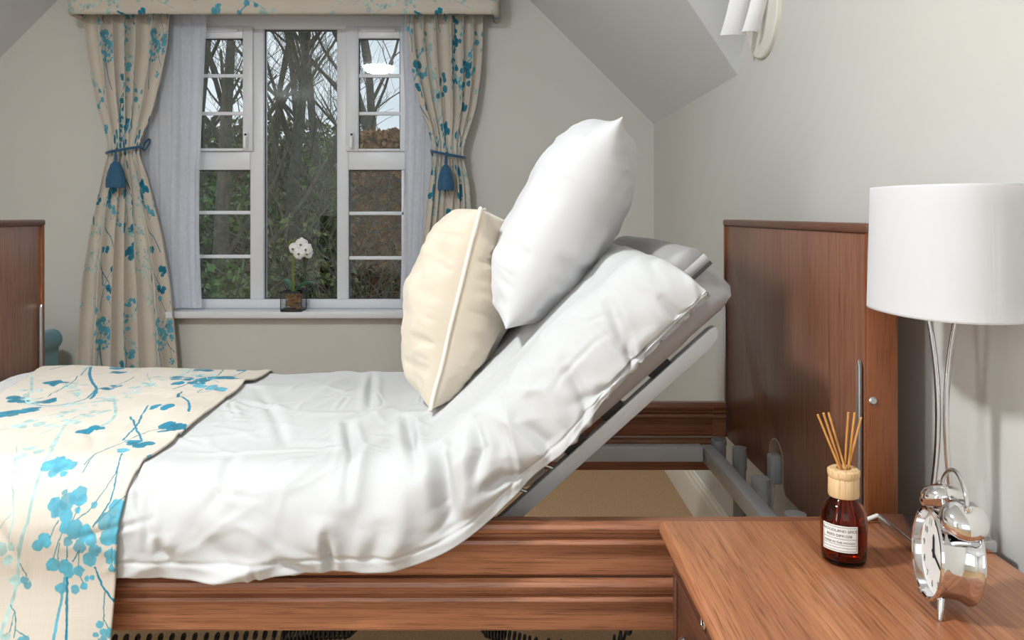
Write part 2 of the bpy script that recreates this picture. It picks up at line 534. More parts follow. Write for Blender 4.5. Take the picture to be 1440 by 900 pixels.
# large blossom heads on the hanging side
bl(SB, bs, [(235, 180, 28), (262, 195, 30), (290, 165, 36), (330, 145, 38), (352, 160, 24), (300, 222, 28), (245, 210, 18), (222, 168, 14), (345, 200, 14),
            (235, 105, 14), (265, 112, 16), (288, 100, 12), (262, 130, 12)], 'm')
bl(SB, bs, [(215, 312, 30), (180, 336, 23), (200, 300, 18), (345, 270, 38), (302, 262, 24), (317, 318, 20), (372, 336, 28), (395, 285, 34), (422, 308, 26),
            (245, 420, 31), (305, 432, 34), (322, 462, 22), (365, 446, 25), (285, 526, 26), (415, 392, 32), (440, 352, 26), (460, 350, 14), (350, 530, 20),
            (390, 515, 17), (402, 482, 11), (426, 478, 11)], 'm')
bl(SB, bs, [(520, 195, 38), (555, 190, 26), (592, 230, 26), (478, 240, 32), (520, 250, 32), (577, 270, 32), (498, 300, 34), (540, 302, 28), (515, 372, 28),
            (508, 398, 18), (550, 400, 20), (520, 432, 16), (600, 280, 18)], 'm')
for p, w, c in [([(300, 480), (285, 620), (275, 760), (270, 900)], 12, 'm'), ([(310, 480), (315, 580), (330, 700), (345, 800), (378, 905)], 11, 'd'),
                ([(275, 780), (240, 835), (180, 890)], 8, 'm'), ([(248, 822), (225, 895)], 7, 'm'),
                ([(440, 430), (465, 490), (490, 530), (545, 588)], 9, 'd'), ([(490, 530), (488, 600), (492, 662)], 5, 'g'), ([(492, 650), (515, 690)], 4, 'g'),
                ([(350, 110), (400, 80), (450, 55), (520, 35)], 5, 'g'), ([(350, 232), (410, 180), (500, 110), (520, 70)], 5, 'g'),
                ([(430, 260), (480, 170), (500, 120), (522, 70)], 6, 'd'), ([(430, 260), (530, 160), (600, 130)], 4, 'g'), ([(570, 265), (590, 160), (612, 115), (643, 80)], 6, 'g'),
                ([(235, 300), (268, 238)], 4, 'g'), ([(250, 395), (270, 330), (292, 285)], 5, 'g'), ([(270, 395), (280, 325)], 4, 'g'), ([(312, 400), (315, 340)], 5, 'd'),
                ([(338, 405), (370, 352)], 5, 'd'), ([(362, 430), (368, 360)], 4, 'g'), ([(385, 500), (370, 470)], 4, 'g'), ([(330, 240), (350, 180)], 4, 'g'),
                ([(565, 380), (585, 290)], 5, 'g'), ([(520, 420), (520, 340)], 4, 'g')]:
    st(SB, bs, p, w, c)
bl(SB, bs, [(475, 675, 16), (460, 715, 12), (497, 705, 18), (520, 700, 14), (493, 740, 18), (516, 718, 14), (412, 180, 13), (520, 60, 22), (140, 885, 28), (172, 892, 20),
            (590, 22, 18), (610, 35, 16), (570, 20, 14), (545, 12, 12)], 'm')
# the part that lies on top of the bed
as_ = 2.195
st(SA, as_, [(335, 185), (338, 235), (300, 262), (250, 278)], 9, 'p')
st(SA, as_, [(130, 325), (200, 250), (290, 225)], 8, 'p')
st(SA, as_, [(80, 115), (78, 165)], 8, 'p')
bl(SA, as_, [(100, 258, 18), (130, 262, 14), (310, 183, 14), (290, 178, 12), (330, 180, 12), (470, 110, 10), (455, 112, 9), (485, 112, 8), (390, 148, 10), (240, 210, 10), (275, 205, 9)], 'p')
for p, w, c in [([(265, 82), (262, 112), (282, 147), (262, 178)], 8, 'd'), ([(282, 147), (240, 180), (140, 202), (60, 192)], 5, 'd'),
                ([(385, 240), (400, 262), (420, 292)], 6, 'd'), ([(360, 292), (400, 262), (442, 215)], 6, 'd'),
                ([(0, 190), (60, 182), (120, 172), (200, 132), (260, 82)], 4, 'g'), ([(245, 352), (330, 312), (440, 272), (525, 258)], 4, 'g'),
                ([(548, 168), (534, 186), (566, 200), (568, 226)], 7, 'd'), ([(400, 90), (440, 75), (480, 80)], 4, 'p'), ([(440, 100), (450, 130), (470, 150)], 4, 'p'),
                ([(640, 60), (630, 72), (590, 84)], 5, 'g'), ([(680, 80), (640, 120), (590, 140), (520, 160)], 4, 'g'), ([(760, 75), (700, 110), (650, 130)], 4, 'g'),
                ([(620, 155), (600, 170), (660, 160)], 3, 'g'), ([(190, 155), (225, 150)], 5, 'd'), ([(280, 145), (330, 140), (400, 110)], 4, 'g'), ([(20, 260), (110, 240)], 3, 'p')]:
    st(SA, as_, p, w, c)
def cluster(S, s, zx, zy, n, spread, r, col, seed):
    rg = random.Random(seed)
    X, a, Y = S(zx, zy)
    for i in range(n):
        th = rg.uniform(0, 6.28); d = spread * math.sqrt(rg.random())
        blob(X + d * math.cos(th), a + d * math.sin(th), r * rg.uniform(0.7, 1.3), col)
for i, (zx, zy, n, sp, r, c) in enumerate([(30, 222, 12, .05, .015, 'd'), (150, 130, 5, .022, .013, 'd'), (165, 133, 3, .02, .012, 'd'), (110, 185, 7, .03, .013, 'd'), (20, 185, 5, .03, .013, 'd'), (345, 95, 4, .03, .013, 'd'), (330, 140, 6, .026, .012, 'd'),
                                           (400, 64, 14, .09, .018, 'd'), (575, 140, 8, .04, .015, 'd'), (650, 128, 8, .04, .016, 'd'), (690, 124, 8, .045, .016, 'd'), (765, 70, 6, .06, .016, 'd'), (555, 124, 4, .03, .013, 'd'),
                                           (480, 220, 5, .02, .011, 'd'), (500, 262, 7, .024, .012, 'd'), (525, 262, 5, .014, .011, 'd'), (410, 302, 6, .02, .012, 'd'), (355, 325, 2, .01, .012, 'm'), (455, 338, 2, .008, .013, 'm'), (172, 350, 7, .022, .012, 'm'),
                                           (260, 275, 4, .02, .011, 'd'), (655, 160, 4, .02, .012, 'm'), (625, 150, 4, .025, .012, 'm'), (510, 60, 6, .05, .015, 'm'), (600, 82, 4, .05, .014, 'd'), (300, 62, 6, .06, .016, 'd')]):
    cluster(SA, as_, zx, zy, n, sp, r, c, 100 + i)
# filler sprigs for the part of the repeat that the bed hides
rg = random.Random(5)
for i in range(7):
    X0 = -1.35 + rg.random() * FU; a0 = -0.5 + rg.random() * 0.2 if i < 2 else 0.62 + rg.random() * 0.3
    pts = [(X0, a0)]; hd = rg.uniform(1.1, 2.0)
    for k in range(6):
        hd += rg.uniform(-.3, .3)
        pts.append((pts[-1][0] + .06 * math.cos(hd), pts[-1][1] + .06 * math.sin(hd)))
    c = 'pmd'[i % 3]
    stroke(pts, 0.007, c)
    for k in (2, 4, 6):
        for q in range(5):
            blob(pts[k][0] + rg.uniform(-.035, .035), pts[k][1] + rg.uniform(-.035, .035), rg.uniform(.008, .015), c)

for i in range(12):       # faint sprigs in the background of the print
    X0 = -1.33 + rg.random() * (FU - .05); a0 = rg.uniform(-.1, .75)
    pts = [(X0, a0)]; hd = rg.uniform(.4, 2.6)
    for k in range(5):
        hd += rg.uniform(-.35, .35)
        pts.append((pts[-1][0] + .035 * math.cos(hd), pts[-1][1] + .035 * math.sin(hd)))
    stroke(pts, 0.0035, 'p')
    for k in (2, 4, 5):
        for q in range(4):
            blob(pts[k][0] + rg.uniform(-.022, .022), pts[k][1] + rg.uniform(-.022, .022), rg.uniform(.006, .011), 'p' if i % 3 else 'm')

fimg = bpy.data.images.new('floral_print', FW, FH, alpha=False)
rgba = np.ones((FH, FW, 4), dtype=np.float32)
rgba[..., :3] = np.clip(img * .915, 0, 1)
fimg.pixels.foreach_set(rgba.ravel())
fimg.update()
fimg.pack()

def fabric_mat(name, trans=0.0):
    m, nt, b, N, L = new_mat(name)
    t = N.new('ShaderNodeTexImage'); t.image = fimg; t.extension = 'REPEAT'
    L.new(t.outputs['Color'], b.inputs['Base Color'])
    b.inputs['Roughness'].default_value = 0.85
    b.inputs['Specular IOR Level'].default_value = 0.2
    b.inputs['Sheen Weight'].default_value = 0.1
    tcn = N.new('ShaderNodeTexCoord')
    n2 = N.new('ShaderNodeTexNoise'); n2.inputs['Scale'].default_value = 600
    bp = N.new('ShaderNodeBump'); bp.inputs['Strength'].default_value = 0.08; bp.inputs['Distance'].default_value = 0.001
    L.new(tcn.outputs['Object'], n2.inputs['Vector']); L.new(n2.outputs['Fac'], bp.inputs['Height']); L.new(bp.outputs['Normal'], b.inputs['Normal'])
    return m
M['floral'] = fabric_mat('floral_print_cloth')
def fab_uv(X, a):
    return np.stack([(np.asarray(X) + 1.35) / FU, (np.asarray(a) + 0.5) / FV], -1)

# ------------------------------------------------------------------ the room
XR, XL = 0.80, -3.03      # right and left wall
YB, YF = 4.35, -2.2       # window wall, wall behind the camera
ZC = 2.70                 # flat ceiling
EAVE = 1.723              # where the dormer slope meets the right wall
YV = 2.795                # where the valley meets the right wall
run = ZC - EAVE
XS, XSL = XR - run, XL + run
YK = YV - run / 1.2

def struct(o):
    o['kind'] = 'structure'
    return o

def PX(px, Y): return (px - 708) * Y / F
def PZ(py, Y): return EYE - (py - 300) * Y / F

struct(obj('floor', [(XL - .2, YF - .2, 0), (XR + .2, YF - .2, 0), (XR + .2, YB + .3, 0), (XL - .2, YB + .3, 0), (XL - .2, YF - .2, -.1), (XR + .2, YF - .2, -.1), (XR + .2, YB + .3, -.1), (XL - .2, YB + .3, -.1)],
       [(0, 1, 2, 3), (7, 6, 5, 4), (0, 4, 5, 1), (1, 5, 6, 2), (2, 6, 7, 3), (3, 7, 4, 0)], M['carpet']))
# window opening in the window wall
OX0, OX1 = PX(246, YB), PX(597, YB)
OZ0, OZ1 = PZ(441, YB), PZ(18, YB)
bm = bmesh.new()
add_box(bm, XL - .1, OX0, YB, YB + .26, 0, ZC + .1)
add_box(bm, OX1, XR + .1, YB, YB + .26, 0, ZC + .1)
add_box(bm, OX0, OX1, YB, YB + .26, 0, OZ0)
add_box(bm, OX0, OX1, YB, YB + .26, OZ1, ZC + .1)
struct(bm_obj('wall_back', bm, M['wall']))
struct(box('wall_right', XR, XR + .12, YF, YB, 0, ZC + .1, M['wall'], bev=0))
struct(box('wall_left', XL - .12, XL, YF, YB, 0, ZC + .1, M['wall'], bev=0))
struct(box('wall_rear', XL - .12, XR + .12, YF - .12, YF, 0, ZC + .1, M['wall'], bev=0))

def slab(name, pts, mat, up=0.06):
    """a ceiling plane with thickness above it"""
    n = len(pts)
    V = [tuple(p) for p in pts] + [(p[0], p[1], p[2] + up) for p in pts]
    Fc = [tuple(range(n - 1, -1, -1)), tuple(range(n, 2 * n))] + [(i, (i + 1) % n, n + (i + 1) % n, n + i) for i in range(n)]
    bm = bmesh.new()
    vs = [bm.verts.new(v) for v in V]
    for f in Fc: bm.faces.new([vs[i] for i in f])
    bmesh.ops.recalc_face_normals(bm, faces=bm.faces)
    return struct(bm_obj(name, bm, mat))
slab('ceiling', [(XL, YF, ZC), (XR, YF, ZC), (XR, YK, ZC), (XS, YK, ZC), (XS, YB, ZC), (XSL, YB, ZC), (XSL, YK, ZC), (XL, YK, ZC)], M['ceiling'])
slab('ceiling_slope_right', [(XR, YV, EAVE), (XR, YB, EAVE), (XS, YB, ZC), (XS, YK, ZC)], M['ceiling'])
slab('ceiling_slope_left', [(XL, YV, EAVE), (XSL, YK, ZC), (XSL, YB, ZC), (XL, YB, EAVE)], M['ceiling'])
slab('ceiling_roof_right', [(XR, YV, EAVE), (XS, YK, ZC), (XR, YK, ZC)], M['ceiling'])
slab('ceiling_roof_left', [(XL, YV, EAVE), (XL, YK, ZC), (XSL, YK, ZC)], M['ceiling'])

def skirting(name, axis, at, a0, a1, sgn):
    prof = [(0, 0), (.018, 0), (.018, .125), (.016, .135), (.012, .142), (.012, .152), (.007, .160), (.006, .170), (0, .172)]
    pts = [(at + sgn * d, z) for d, z in prof]
    return struct(prism(name, pts, axis, a0, a1, M['gloss_white']))
skirting('baseboard_right', 'Y', XR, YF, YB, -1)
skirting('baseboard_back', 'X', YB, XL, XR - .018, -1)
skirting('baseboard_left', 'Y', XL, YF, YB - .018, 1)

# ------------------------------------------------------------------ the window
YW = YB + 0.07
wx = lambda p: PX(p, YW)
wz = lambda p: PZ(p, YW)
win = thing('window_1', 'white plastic casement window with three lights and glazing bars', 'window', (wx(422), YW, wz(430)), kind='structure')
def wbox(name, x0, x1, y0, y1, d0, d1, mat, parent, bev=0.004):
    return box(name, wx(x0), wx(x1), YW + d0, YW + d1, wz(y1), wz(y0), mat, parent, bev)
wbox('frame_stile', 244, 272, 12, 434, -.005, .07, M['upvc'], win)
wbox('frame_stile', 574, 602, 12, 434, -.005, .07, M['upvc'], win)
wbox('frame_head', 272, 574, 12, 41, -.004, .07, M['upvc'], win)
wbox('frame_bottom_rail', 272, 574, 421, 434, -.005, .07, M['upvc'], win)
for a, b_ in ((352, 371), (474, 490)):
    wbox('mullion', a, b_, 41, 421, -.003, .068, M['upvc'], win)
wbox('transom', 272, 352, 212, 239, -.002, .066, M['upvc'], win)
wbox('transom', 490, 574, 212, 239, -.002, .066, M['upvc'], win)

def pane(x0, x1, y0, y1, bars, parent, d=.03):
    """glass with a thin black gasket and white glazing bars"""
    wbox('pane', x0, x1, y0, y1, d, d + .006, M['glass'], parent, 0)
    bm = bmesh.new()
    g = 1.3
    for q in ((x0, x0 + g, y0, y1), (x1 - g, x1, y0, y1), (x0 + g, x1 - g, y0, y0 + g), (x0 + g, x1 - g, y1 - g, y1)):
        add_box(bm, wx(q[0]), wx(q[1]), YW + d - .006, YW + d, wz(q[3]), wz(q[2]))
    bm_obj('gasket', bm, M['gasket'], parent)
    for y in bars:
        wbox('glazing_bar', x0, x1, y - 2.5, y + 2.5, d - .016, d - .001, M['upvc'], parent, .003)

def sash(x0, x1, gx0, gx1):
    s = wbox('sash_stile', x0, gx0, 38, 213, -.022, .02, M['upvc'], win)
    wbox('sash_stile', gx1, x1, 38, 213, -.022, .02, M['upvc'], win)
    wbox('sash_rail', gx0, gx1, 38, 55, -.022, .02, M['upvc'], win)
    wbox('sash_rail', gx0, gx1, 209.5, 213, -.022, .02, M['upvc'], win)
    wbox('trickle_vent', gx0 + 4, gx1 - 6, 40.5, 46.5, -.034, -.022, M['upvc'], win)
sash(272, 357, 283, 343)
sash(487, 574, 505, 563)
wbox('sash_rail', 283, 343, 209, 213, -.023, .02, M['upvc'], win)
pane(283, 343, 55, 210, (107, 160), win, .005)
pane(505, 563, 55, 210, (107, 160), win, .005)
pane(272, 352, 239, 421, (299, 361), win)
pane(490, 574, 239, 421, (300, 363), win)
wbox('glazing_bar', 564, 568.5, 239, 421, .014, .029, M['upvc'], win, .003)
pane(371, 474, 41, 421, (), win)
for hx in (348, 496):
    hb = wbox('handle', hx - 3, hx + 3, 187, 211, -.034, -.022, M['white_plastic'], win, .003)
    wbox('lever', hx - 2, hx + 2, 193, 209, -.055, -.034, M['white_plastic'], hb, .003)
    wbox('key_hole', hx - 1.6, hx + 1.6, 188.5, 191.5, -.036, -.034, M['black'], hb, 0)
box('sill', OX0 - .03, OX1 + .03, YB - .075, YW - .006, PZ(448, 4.28), PZ(438, 4.28), M['upvc'], win, .006)
SILL = PZ(438, 4.28)

# made-up, unseen window frames placed around the two added fill lights
def casing(name, a0, a1, z0, z1, wall):
    w = thing(name, None, None, ((a0 + a1) / 2, YF, z0) if wall == 'rear' else (XL, (a0 + a1) / 2, z0), kind='structure')
    for p in ((a0 - .07, a0, z0 - .07, z1 + .07), (a1, a1 + .07, z0 - .07, z1 + .07), (a0, a1, z1, z1 + .07), (a0, a1, z0 - .07, z0)):
        if wall == 'rear': box('frame', p[0], p[1], YF, YF + .05, p[2], p[3], M['upvc'], w)
        else: box('frame', XL, XL + .05, p[0], p[1], p[2], p[3], M['upvc'], w)
casing('rear_fill_casing', -1.225, .725, .85, 2.55, 'rear')
casing('side_fill_casing', -1.31, -.81, .65, 2.55, 'left')

# ------------------------------------------------------------------ pelmet, curtains and voile
YP = YB - 0.20
pel = thing('pelmet', 'upholstered floral pelmet box across the top of the window', 'pelmet', (PX(398, YP), YB - .1, PZ(19, YP)))
pxa, pxb = PX(98, YP), PX(697, YP)
pz0, pz1 = PZ(19, YP), PZ(19, YP) + .24
nu, nv = 60, 10
def pelmet_face():
    path = [(pxa, YB - .002), (pxa, YP + .03)] + [(pxa + .03 * (1 - math.cos(t)), YP + .03 * (1 - math.sin(t))) for t in np.linspace(0, R(90), 6)] \
        + [(pxb - .03 * (1 - math.cos(t)), YP + .03 * (1 - math.sin(t))) for t in np.linspace(R(90), 0, 6)] + [(pxb, YB - .002)]
    prof = [(.01, pz0 + .012), (.004, pz0 + .002), (-.004, pz0), (-.012, pz0 + .006), (-.014, pz0 + .018), (-.010, pz0 + .026), (-.012, pz0 + .05), (-.014, pz0 + .12), (-.01, pz1)]
    P = np.zeros((len(path), len(prof), 3)); UV = np.zeros((len(path), len(prof), 2))
    s = 0; cx = (pxa + pxb) / 2
    for i, (x, y) in enumerate(path):
        if i: s += math.hypot(x - path[i - 1][0], y - path[i - 1][1])
        a = Vector((path[min(i + 1, len(path) - 1)][0] - path[max(i - 1, 0)][0], path[min(i + 1, len(path) - 1)][1] - path[max(i - 1, 0)][1], 0)).normalized()
        nrm = Vector((a.y, -a.x, 0))
        for j, (o, z) in enumerate(prof):
            P[i, j] = (x - nrm.x * o, y - nrm.y * o, z)
            UV[i, j] = ((z - pz0) * 1.0 / FU + .52, s / FV + .37)
    return P, UV
P_, UV_ = pelmet_face()
sheet('pelmet_cover', P_, M['floral'], pel, UV_, .006, 1)
box('pelmet_board', pxa + .006, pxb - .006, YP + .035, YB - .002, pz1 - .03, pz1 - .005, M['gloss_white'], pel)
box('curtain_rail', pxa + .05, pxb - .05, YB - .10, YB - .07, pz0 + .05, pz0 + .07, M['white_plastic'], pel)

def curtain(name, label, prof, tie_y, tassel_px, hook_px, flip, seed):
    """pleated drape drawn in at a tie-back; prof rows: (pixel y, left x, right x)"""
    Yc = YB - 0.095
    ys = np.array([p[0] for p in prof], float); l = np.array([p[1] for p in prof], float); r = np.array([p[2] for p in prof], float)
    zs = PZ(ys, Yc); lx = PX(l, Yc); rx = PX(r, Yc)
    nv, nu = 150, 170
    z = np.linspace(zs[0], zs[-1], nv)
    def spl(v):      # smooth interpolation in z
        out = np.interp(z, zs[::-1], v[::-1])
        k = np.ones(7) / 7
        pad = np.concatenate([[out[0]] * 3, out, [out[-1]] * 3])
        return np.convolve(pad, k, 'valid')
    L_, R_ = spl(lx), spl(rx)
    ztie = PZ(tie_y, Yc)
    u = np.linspace(0, 1, nu)
    U, Z = np.meshgrid(u, z, indexing='ij')
    Wd = (R_ - L_)[None, :]
    near = np.exp(-((Z - ztie) / .10) ** 2)
    nf = 6
    ph = 2 * math.pi * nf * (U + .03 * np.sin(9 * U + seed) + .018 * vnoise(U * 6, Z * 1.4, seed)) + seed
    amp = np.clip(.030 * (Wd / .42), .006, .034) * (0.75 + .5 * vnoise(U * 7, Z * .8, seed + 3) + .25)
    amp = amp * np.where(Z > ztie, 1 - .2 * near, 1 - .1 * near)
    fold = np.sign(np.sin(ph)) * np.abs(np.sin(ph)) ** .8
    X = L_[None, :] + U * Wd + .010 * np.cos(ph) * (1 - near)
    Yv = Yc - amp * fold - .018 * near + .006 * fbm(U * 9, Z * 5, seed + 5)
    # header gathers
    X = X + .003 * np.sin(60 * U) * np.exp(-((Z - zs[0]) / .06) ** 2)
    P = np.stack([X, Yv, Z], -1)
    cloth = 1.05 if not flip else .9
    UVc = np.stack([(U * cloth + .17 * seed) / FU, (Z - .1 * seed) / FV], -1)
    t = thing(name, label, 'curtain', (float(X.mean()), Yc, float(z[-1])))
    sheet('drape', P, M['floral'], t, UVc, .003, 0)
    # tie-back cord and tassel hang on the curtain
    xl, xr = np.interp(ztie, z[::-1], L_[::-1]) - .008, np.interp(ztie, z[::-1], R_[::-1]) + .008
    xc, hw = (xl + xr) / 2, (xr - xl) / 2
    tb = thing('tieback', 'deep blue rope tieback with tassel around the ' + label.split(' drawn')[0], 'tieback', (xc, Yc, ztie))
    loop = []
    for k in range(28):
        th = 2 * math.pi * k / 28
        loop.append((xc + hw * math.cos(th), Yc - .010 + (.062) * math.sin(th), ztie + .016 * math.cos(th) * (-1 if flip else 1) + .006 * math.sin(th)))
    tube('cord', loop, .0075, M['blue'], tb, 8, True)
    hx, hz = PX(hook_px[0], Yc), PZ(hook_px[1], Yc)
    ex = xl if flip else xr
    hl = []
    for k in range(14):
        th = 2 * math.pi * k / 14
        f = (1 - math.cos(th)) / 2
        hl.append((ex + (hx - ex) * f - .008 * math.sin(th) * .6, Yc + .05 * f, ztie + (hz - ztie) * f + .012 * math.sin(th)))
    tube('hook_loop', hl, .005, M['blue'], tb, 7, True)
    tx, tz0, tz1 = PX(tassel_px[0], Yc - .07), PZ(tassel_px[1], Yc - .07), PZ(tassel_px[2], Yc - .07)
    h = tz0 - tz1; w = tassel_px[3] / 272 / 2
    pr = [(.004, h), (.006, h * .97), (.008, h * .85), (.010, h * .80), (.006, h * .76), (w * .55, h * .66), (w * .82, h * .45), (w * .98, h * .22), (w, h * .06), (w * .97, 0), (w * .6, .004)]
    V, Fc = lathe_data([(max(a, 1e-4), b) for a, b in pr], 36, (tx, Yc - .072, tz1), None, 1, .7)
    V = np.array(V).reshape(len(pr), 36, 3)
    for k in range(36):       # strands of the skirt
        s = 1 + .05 * (-1) ** k
        V[6:10, k, 0] = tx + (V[6:10, k, 0] - tx) * s
        V[6:10, k, 1] = Yc - .072 + (V[6:10, k, 1] - Yc + .072) * s
        V[9, k, 2] -= .003 * (k % 3)
    auto_smooth(obj('tassel', V.reshape(-1, 3), Fc, M['blue'], tb), 60)
    tube('tassel_cord', [(tx, Yc - .072, tz0 - .004), ((tx * 2 + xc) / 3, Yc - .075, (tz0 + ztie) / 2 + .004), (xc * .5 + tx * .5, Yc - .072, ztie + .006)], .0055, M['blue'], tb, 7)
    return t
curtain('curtain', 'left floral curtain drawn back beside the teal armchair', [(14, 120, 238), (60, 124, 236), (100, 130, 228), (150, 140, 216), (190, 152, 202), (212, 156, 197), (235, 150, 203), (270, 143, 212), (330, 129, 228), (400, 119, 240), (515, 111, 251), (640, 108, 256)],
        211, (163, 214, 263, 26), (205, 195), False, 2)
curtain('curtain', 'right floral curtain drawn back behind the cream cushion', [(14, 571, 677), (60, 574, 676), (100, 580, 674), (150, 592, 667), (190, 606, 655), (217, 611, 650), (240, 608, 655), (270, 604, 658), (330, 597, 662), (400, 587, 666), (515, 574, 668), (640, 570, 672)],
        217, (627, 219, 267, 22), (606, 212), True, 5)

def voile_panel(label, prof, seed, Yv):
    ys = np.array([p[0] for p in prof], float)
    zs = PZ(ys, Yv); lx = PX(np.array([p[1] for p in prof], float), Yv); rx = PX(np.array([p[2] for p in prof], float), Yv)
    z = np.linspace(zs[0], zs[-1], 80); u = np.linspace(0, 1, 90)
    L_, R_ = np.interp(z, zs[::-1], lx[::-1]), np.interp(z, zs[::-1], rx[::-1])
    U, Z = np.meshgrid(u, z, indexing='ij')
    ph = 2 * math.pi * (5 * U + .5 * vnoise(U * 4, Z * 1.1, seed))
    X = L_[None] + U * (R_ - L_)[None] + .003 * np.sin(80 * U) * np.exp(-((Z - zs[0]) / .07) ** 2)
    Yq = Yv + .012 * np.sin(ph) * (.6 + .8 * U * 0 + .4 * vnoise(U * 5, Z * 2, seed + 1)) + .0025 * np.sin(2.3 * ph)
    o = sheet('net_curtain', np.stack([X, Yq, Z], -1), M['voile'])
    return tag(o, label, 'net curtain')
voile_panel('white voile hanging beside the left floral curtain', [(16, 196, 292), (60, 196, 289), (150, 196, 285), (240, 200, 281), (330, 205, 280), (433, 210, 284)], 11, YB - .03)
voile_panel('white voile hanging beside the right floral curtain', [(16, 566, 640), (60, 566, 640), (150, 570, 640), (240, 569, 635), (330, 566, 630), (433, 562, 625)], 12, YB - .03)

# ------------------------------------------------------------------ the bed
def Z(h): return EYE - h
BX0, BX1 = -1.386, 0.665          # inner faces of foot board and head board
BY0, BY1 = 1.50, 2.467            # near and far side
PHI = R(42)
ca, sa = math.cos(PHI), math.sin(PHI)
bed = thing('adjustable_bed', 'walnut profiling care bed with silver frame and raised backrest', 'bed', (-.36, 1.98, 0))

def end_board(face, sgn, z0, z1, notch):
    """upright board; sgn +1 when its body lies on the +X side of the face"""
    x0, x1 = (face, face + .057) if sgn > 0 else (face - .057, face)
    yA, yB = BY0, BY1
    if notch:
        out = [(yA, z0), (yA, z1), (yB, z1), (yB, z0)]
        ya, yb, zt = 1.955, 2.06, Z(.553)
        arc = [(yb + .02 * (1 - math.cos(t)), z0 + .02 * (1 - math.sin(t))) for t in np.linspace(R(90), 0, 5)][::-1]
        nt = []
        for t in np.linspace(0, R(180), 12):
            nt.append(((ya + yb) / 2 + (yb - ya) / 2 * math.cos(t), zt - (yb - ya) / 2 + (yb - ya) / 2 * math.sin(t)))
        pts = out + [(yb + .02, z0)] + [(yb + .02 - .02 * math.sin(t), z0 + .02 - .02 * math.cos(t)) for t in np.linspace(0, R(90), 5)][1:] + nt \
            + [(ya - .02 + .02 * math.cos(t), z0 + .02 - .02 * math.sin(t)) for t in np.linspace(0, R(90), 5)]
    else:
        pts = [(yA, z0), (yA, z1), (yB, z1), (yB, z0)]
    nm = 'headboard' if sgn > 0 else 'footboard'
    body = prism(nm, pts, 'X', x0 + (.004 if sgn > 0 else .004), x1 - .004, M['head'], bed, bev=.002)
    for y0, y1 in ((yA - .004, yA), (yB, yB + .004)):
        box('edge_strip', x0, x1, y0, y1, z0, z1, M['edge'], body, .0015)
    tc_ = box('top_cap', x0 - .002, x1 + .002, yA - .006, yB + .006, z1, z1 + .018, M['cap'], body, .004)
    fx = x0 if sgn > 0 else x1
    s = -1 if sgn > 0 else 1
    for y in (yA + .022, yB - .022):       # side rail tracks on the inner face
        pr = [(y - .005, z0 + .02), (y + .005, z0 + .02), (y + .005, Z(.285)), (y, Z(.272)), (y - .005, Z(.285))]
        prism('rail_track', pr, 'X', min(fx, fx + s * .006), max(fx, fx + s * .006), M['steel_light'], body, bev=.001)
    box('lipping', min(fx - s * .004, fx), max(fx - s * .004, fx), yB - .010, yB, z0, z1, M['edge'], body, 0)
    box('lipping', min(fx - s * .004, fx), max(fx - s * .004, fx), yA, yA + .006, z0, z1, M['edge'], body, 0)
    # round fixing cap on the near edge
    cy = Matrix(((1, 0, 0), (0, 0, 1), (0, -1, 0)))
    lathe('fixing_cap', [(.0001, -.003), (.005, -.003), (.0075, -.001), (.008, .002)], M['steel_light'], body, 20,
          (x0 + .011 if sgn > 0 else x1 - .011, yA - .004, Z(.343)), Matrix(((1, 0, 0), (0, 0, 1), (0, 1, 0))))
    if notch:
        ins = [((ya + yb) / 2 + (yb - ya) / 2 * math.cos(t), zt - (yb - ya) / 2 + (yb - ya) / 2 * math.sin(t)) for t in np.linspace(0, R(180), 14)]
        ins = [(yb + .012, z0 + .004), (yb, z0 + .025)] + ins + [(ya, z0 + .025), (ya - .012, z0 + .004)]
        tk = .004
        Vn, Fn = [], []
        for y, z in ins:
            cy_, cz_ = (ya + yb) / 2, zt - .06
            dx, dz = cy_ - y, min(0, cz_ - z)
            l = math.hypot(dx, dz) + 1e-6
            for xx in (x0 + .0035, x1 - .004):
                Vn.append((xx, y, z)); Vn.append((xx, y + dx / l * tk, z + dz / l * tk))
        for i in range(len(ins) - 1):
            a = i * 4; b_ = a + 4
            Fn += [(a, a + 1, b_ + 1, b_), (a + 2, b_ + 2, b_ + 3, a + 3), (a + 1, a + 3, b_ + 3, b_ + 1), (a, b_, b_ + 2, a + 2)]
        obj('raw_cut_edge', Vn, Fn, M['paleply'], body)
    return body
end_board(BX1, 1, Z(.672), Z(.037), True)
end_board(BX0, -1, Z(.672), Z(.037), False)

def board_profile(yo, z0, z1, out):
    """moulded outline of a side board; out = -1 faces the camera"""
    h = z1 - z0
    q = [(0, 0), (.016, 0), (.019, .04), (.019, .50), (.021, .53), (.026, .55), (.028, .60), (.026, .66), (.020, .69), (.017, .70), (.017, .75), (.022, .77), (.028, .81), (.030, .88), (.027, .95), (.020, 1.0), (0, 1.0)]
    return [(yo + out * d, z0 + t * h) for d, t in q]
def side_boards(y, out):
    for z0, z1 in ((Z(.763), Z(.666)), (Z(.662), Z(.561))):
        b = prism('side_board', board_profile(y, z0, z1, out), 'X', BX0 + .03, BX1 - .045, M['panel'], bed, 25)
        for xa, xb in ((BX0 + .004, BX0 + .03), (BX1 - .045, BX1 - .006)):
            pr = [(yy + out * .003 * (1 if abs(yy - y) > .001 else 0), zz) for yy, zz in board_profile(y, z0, z1, out)]
            prism('end_cap', pr, 'X', xa, xb, M['panel'], b, 25)
side_boards(BY0 + .012, -1)
side_boards(BY1 - .02, -1)

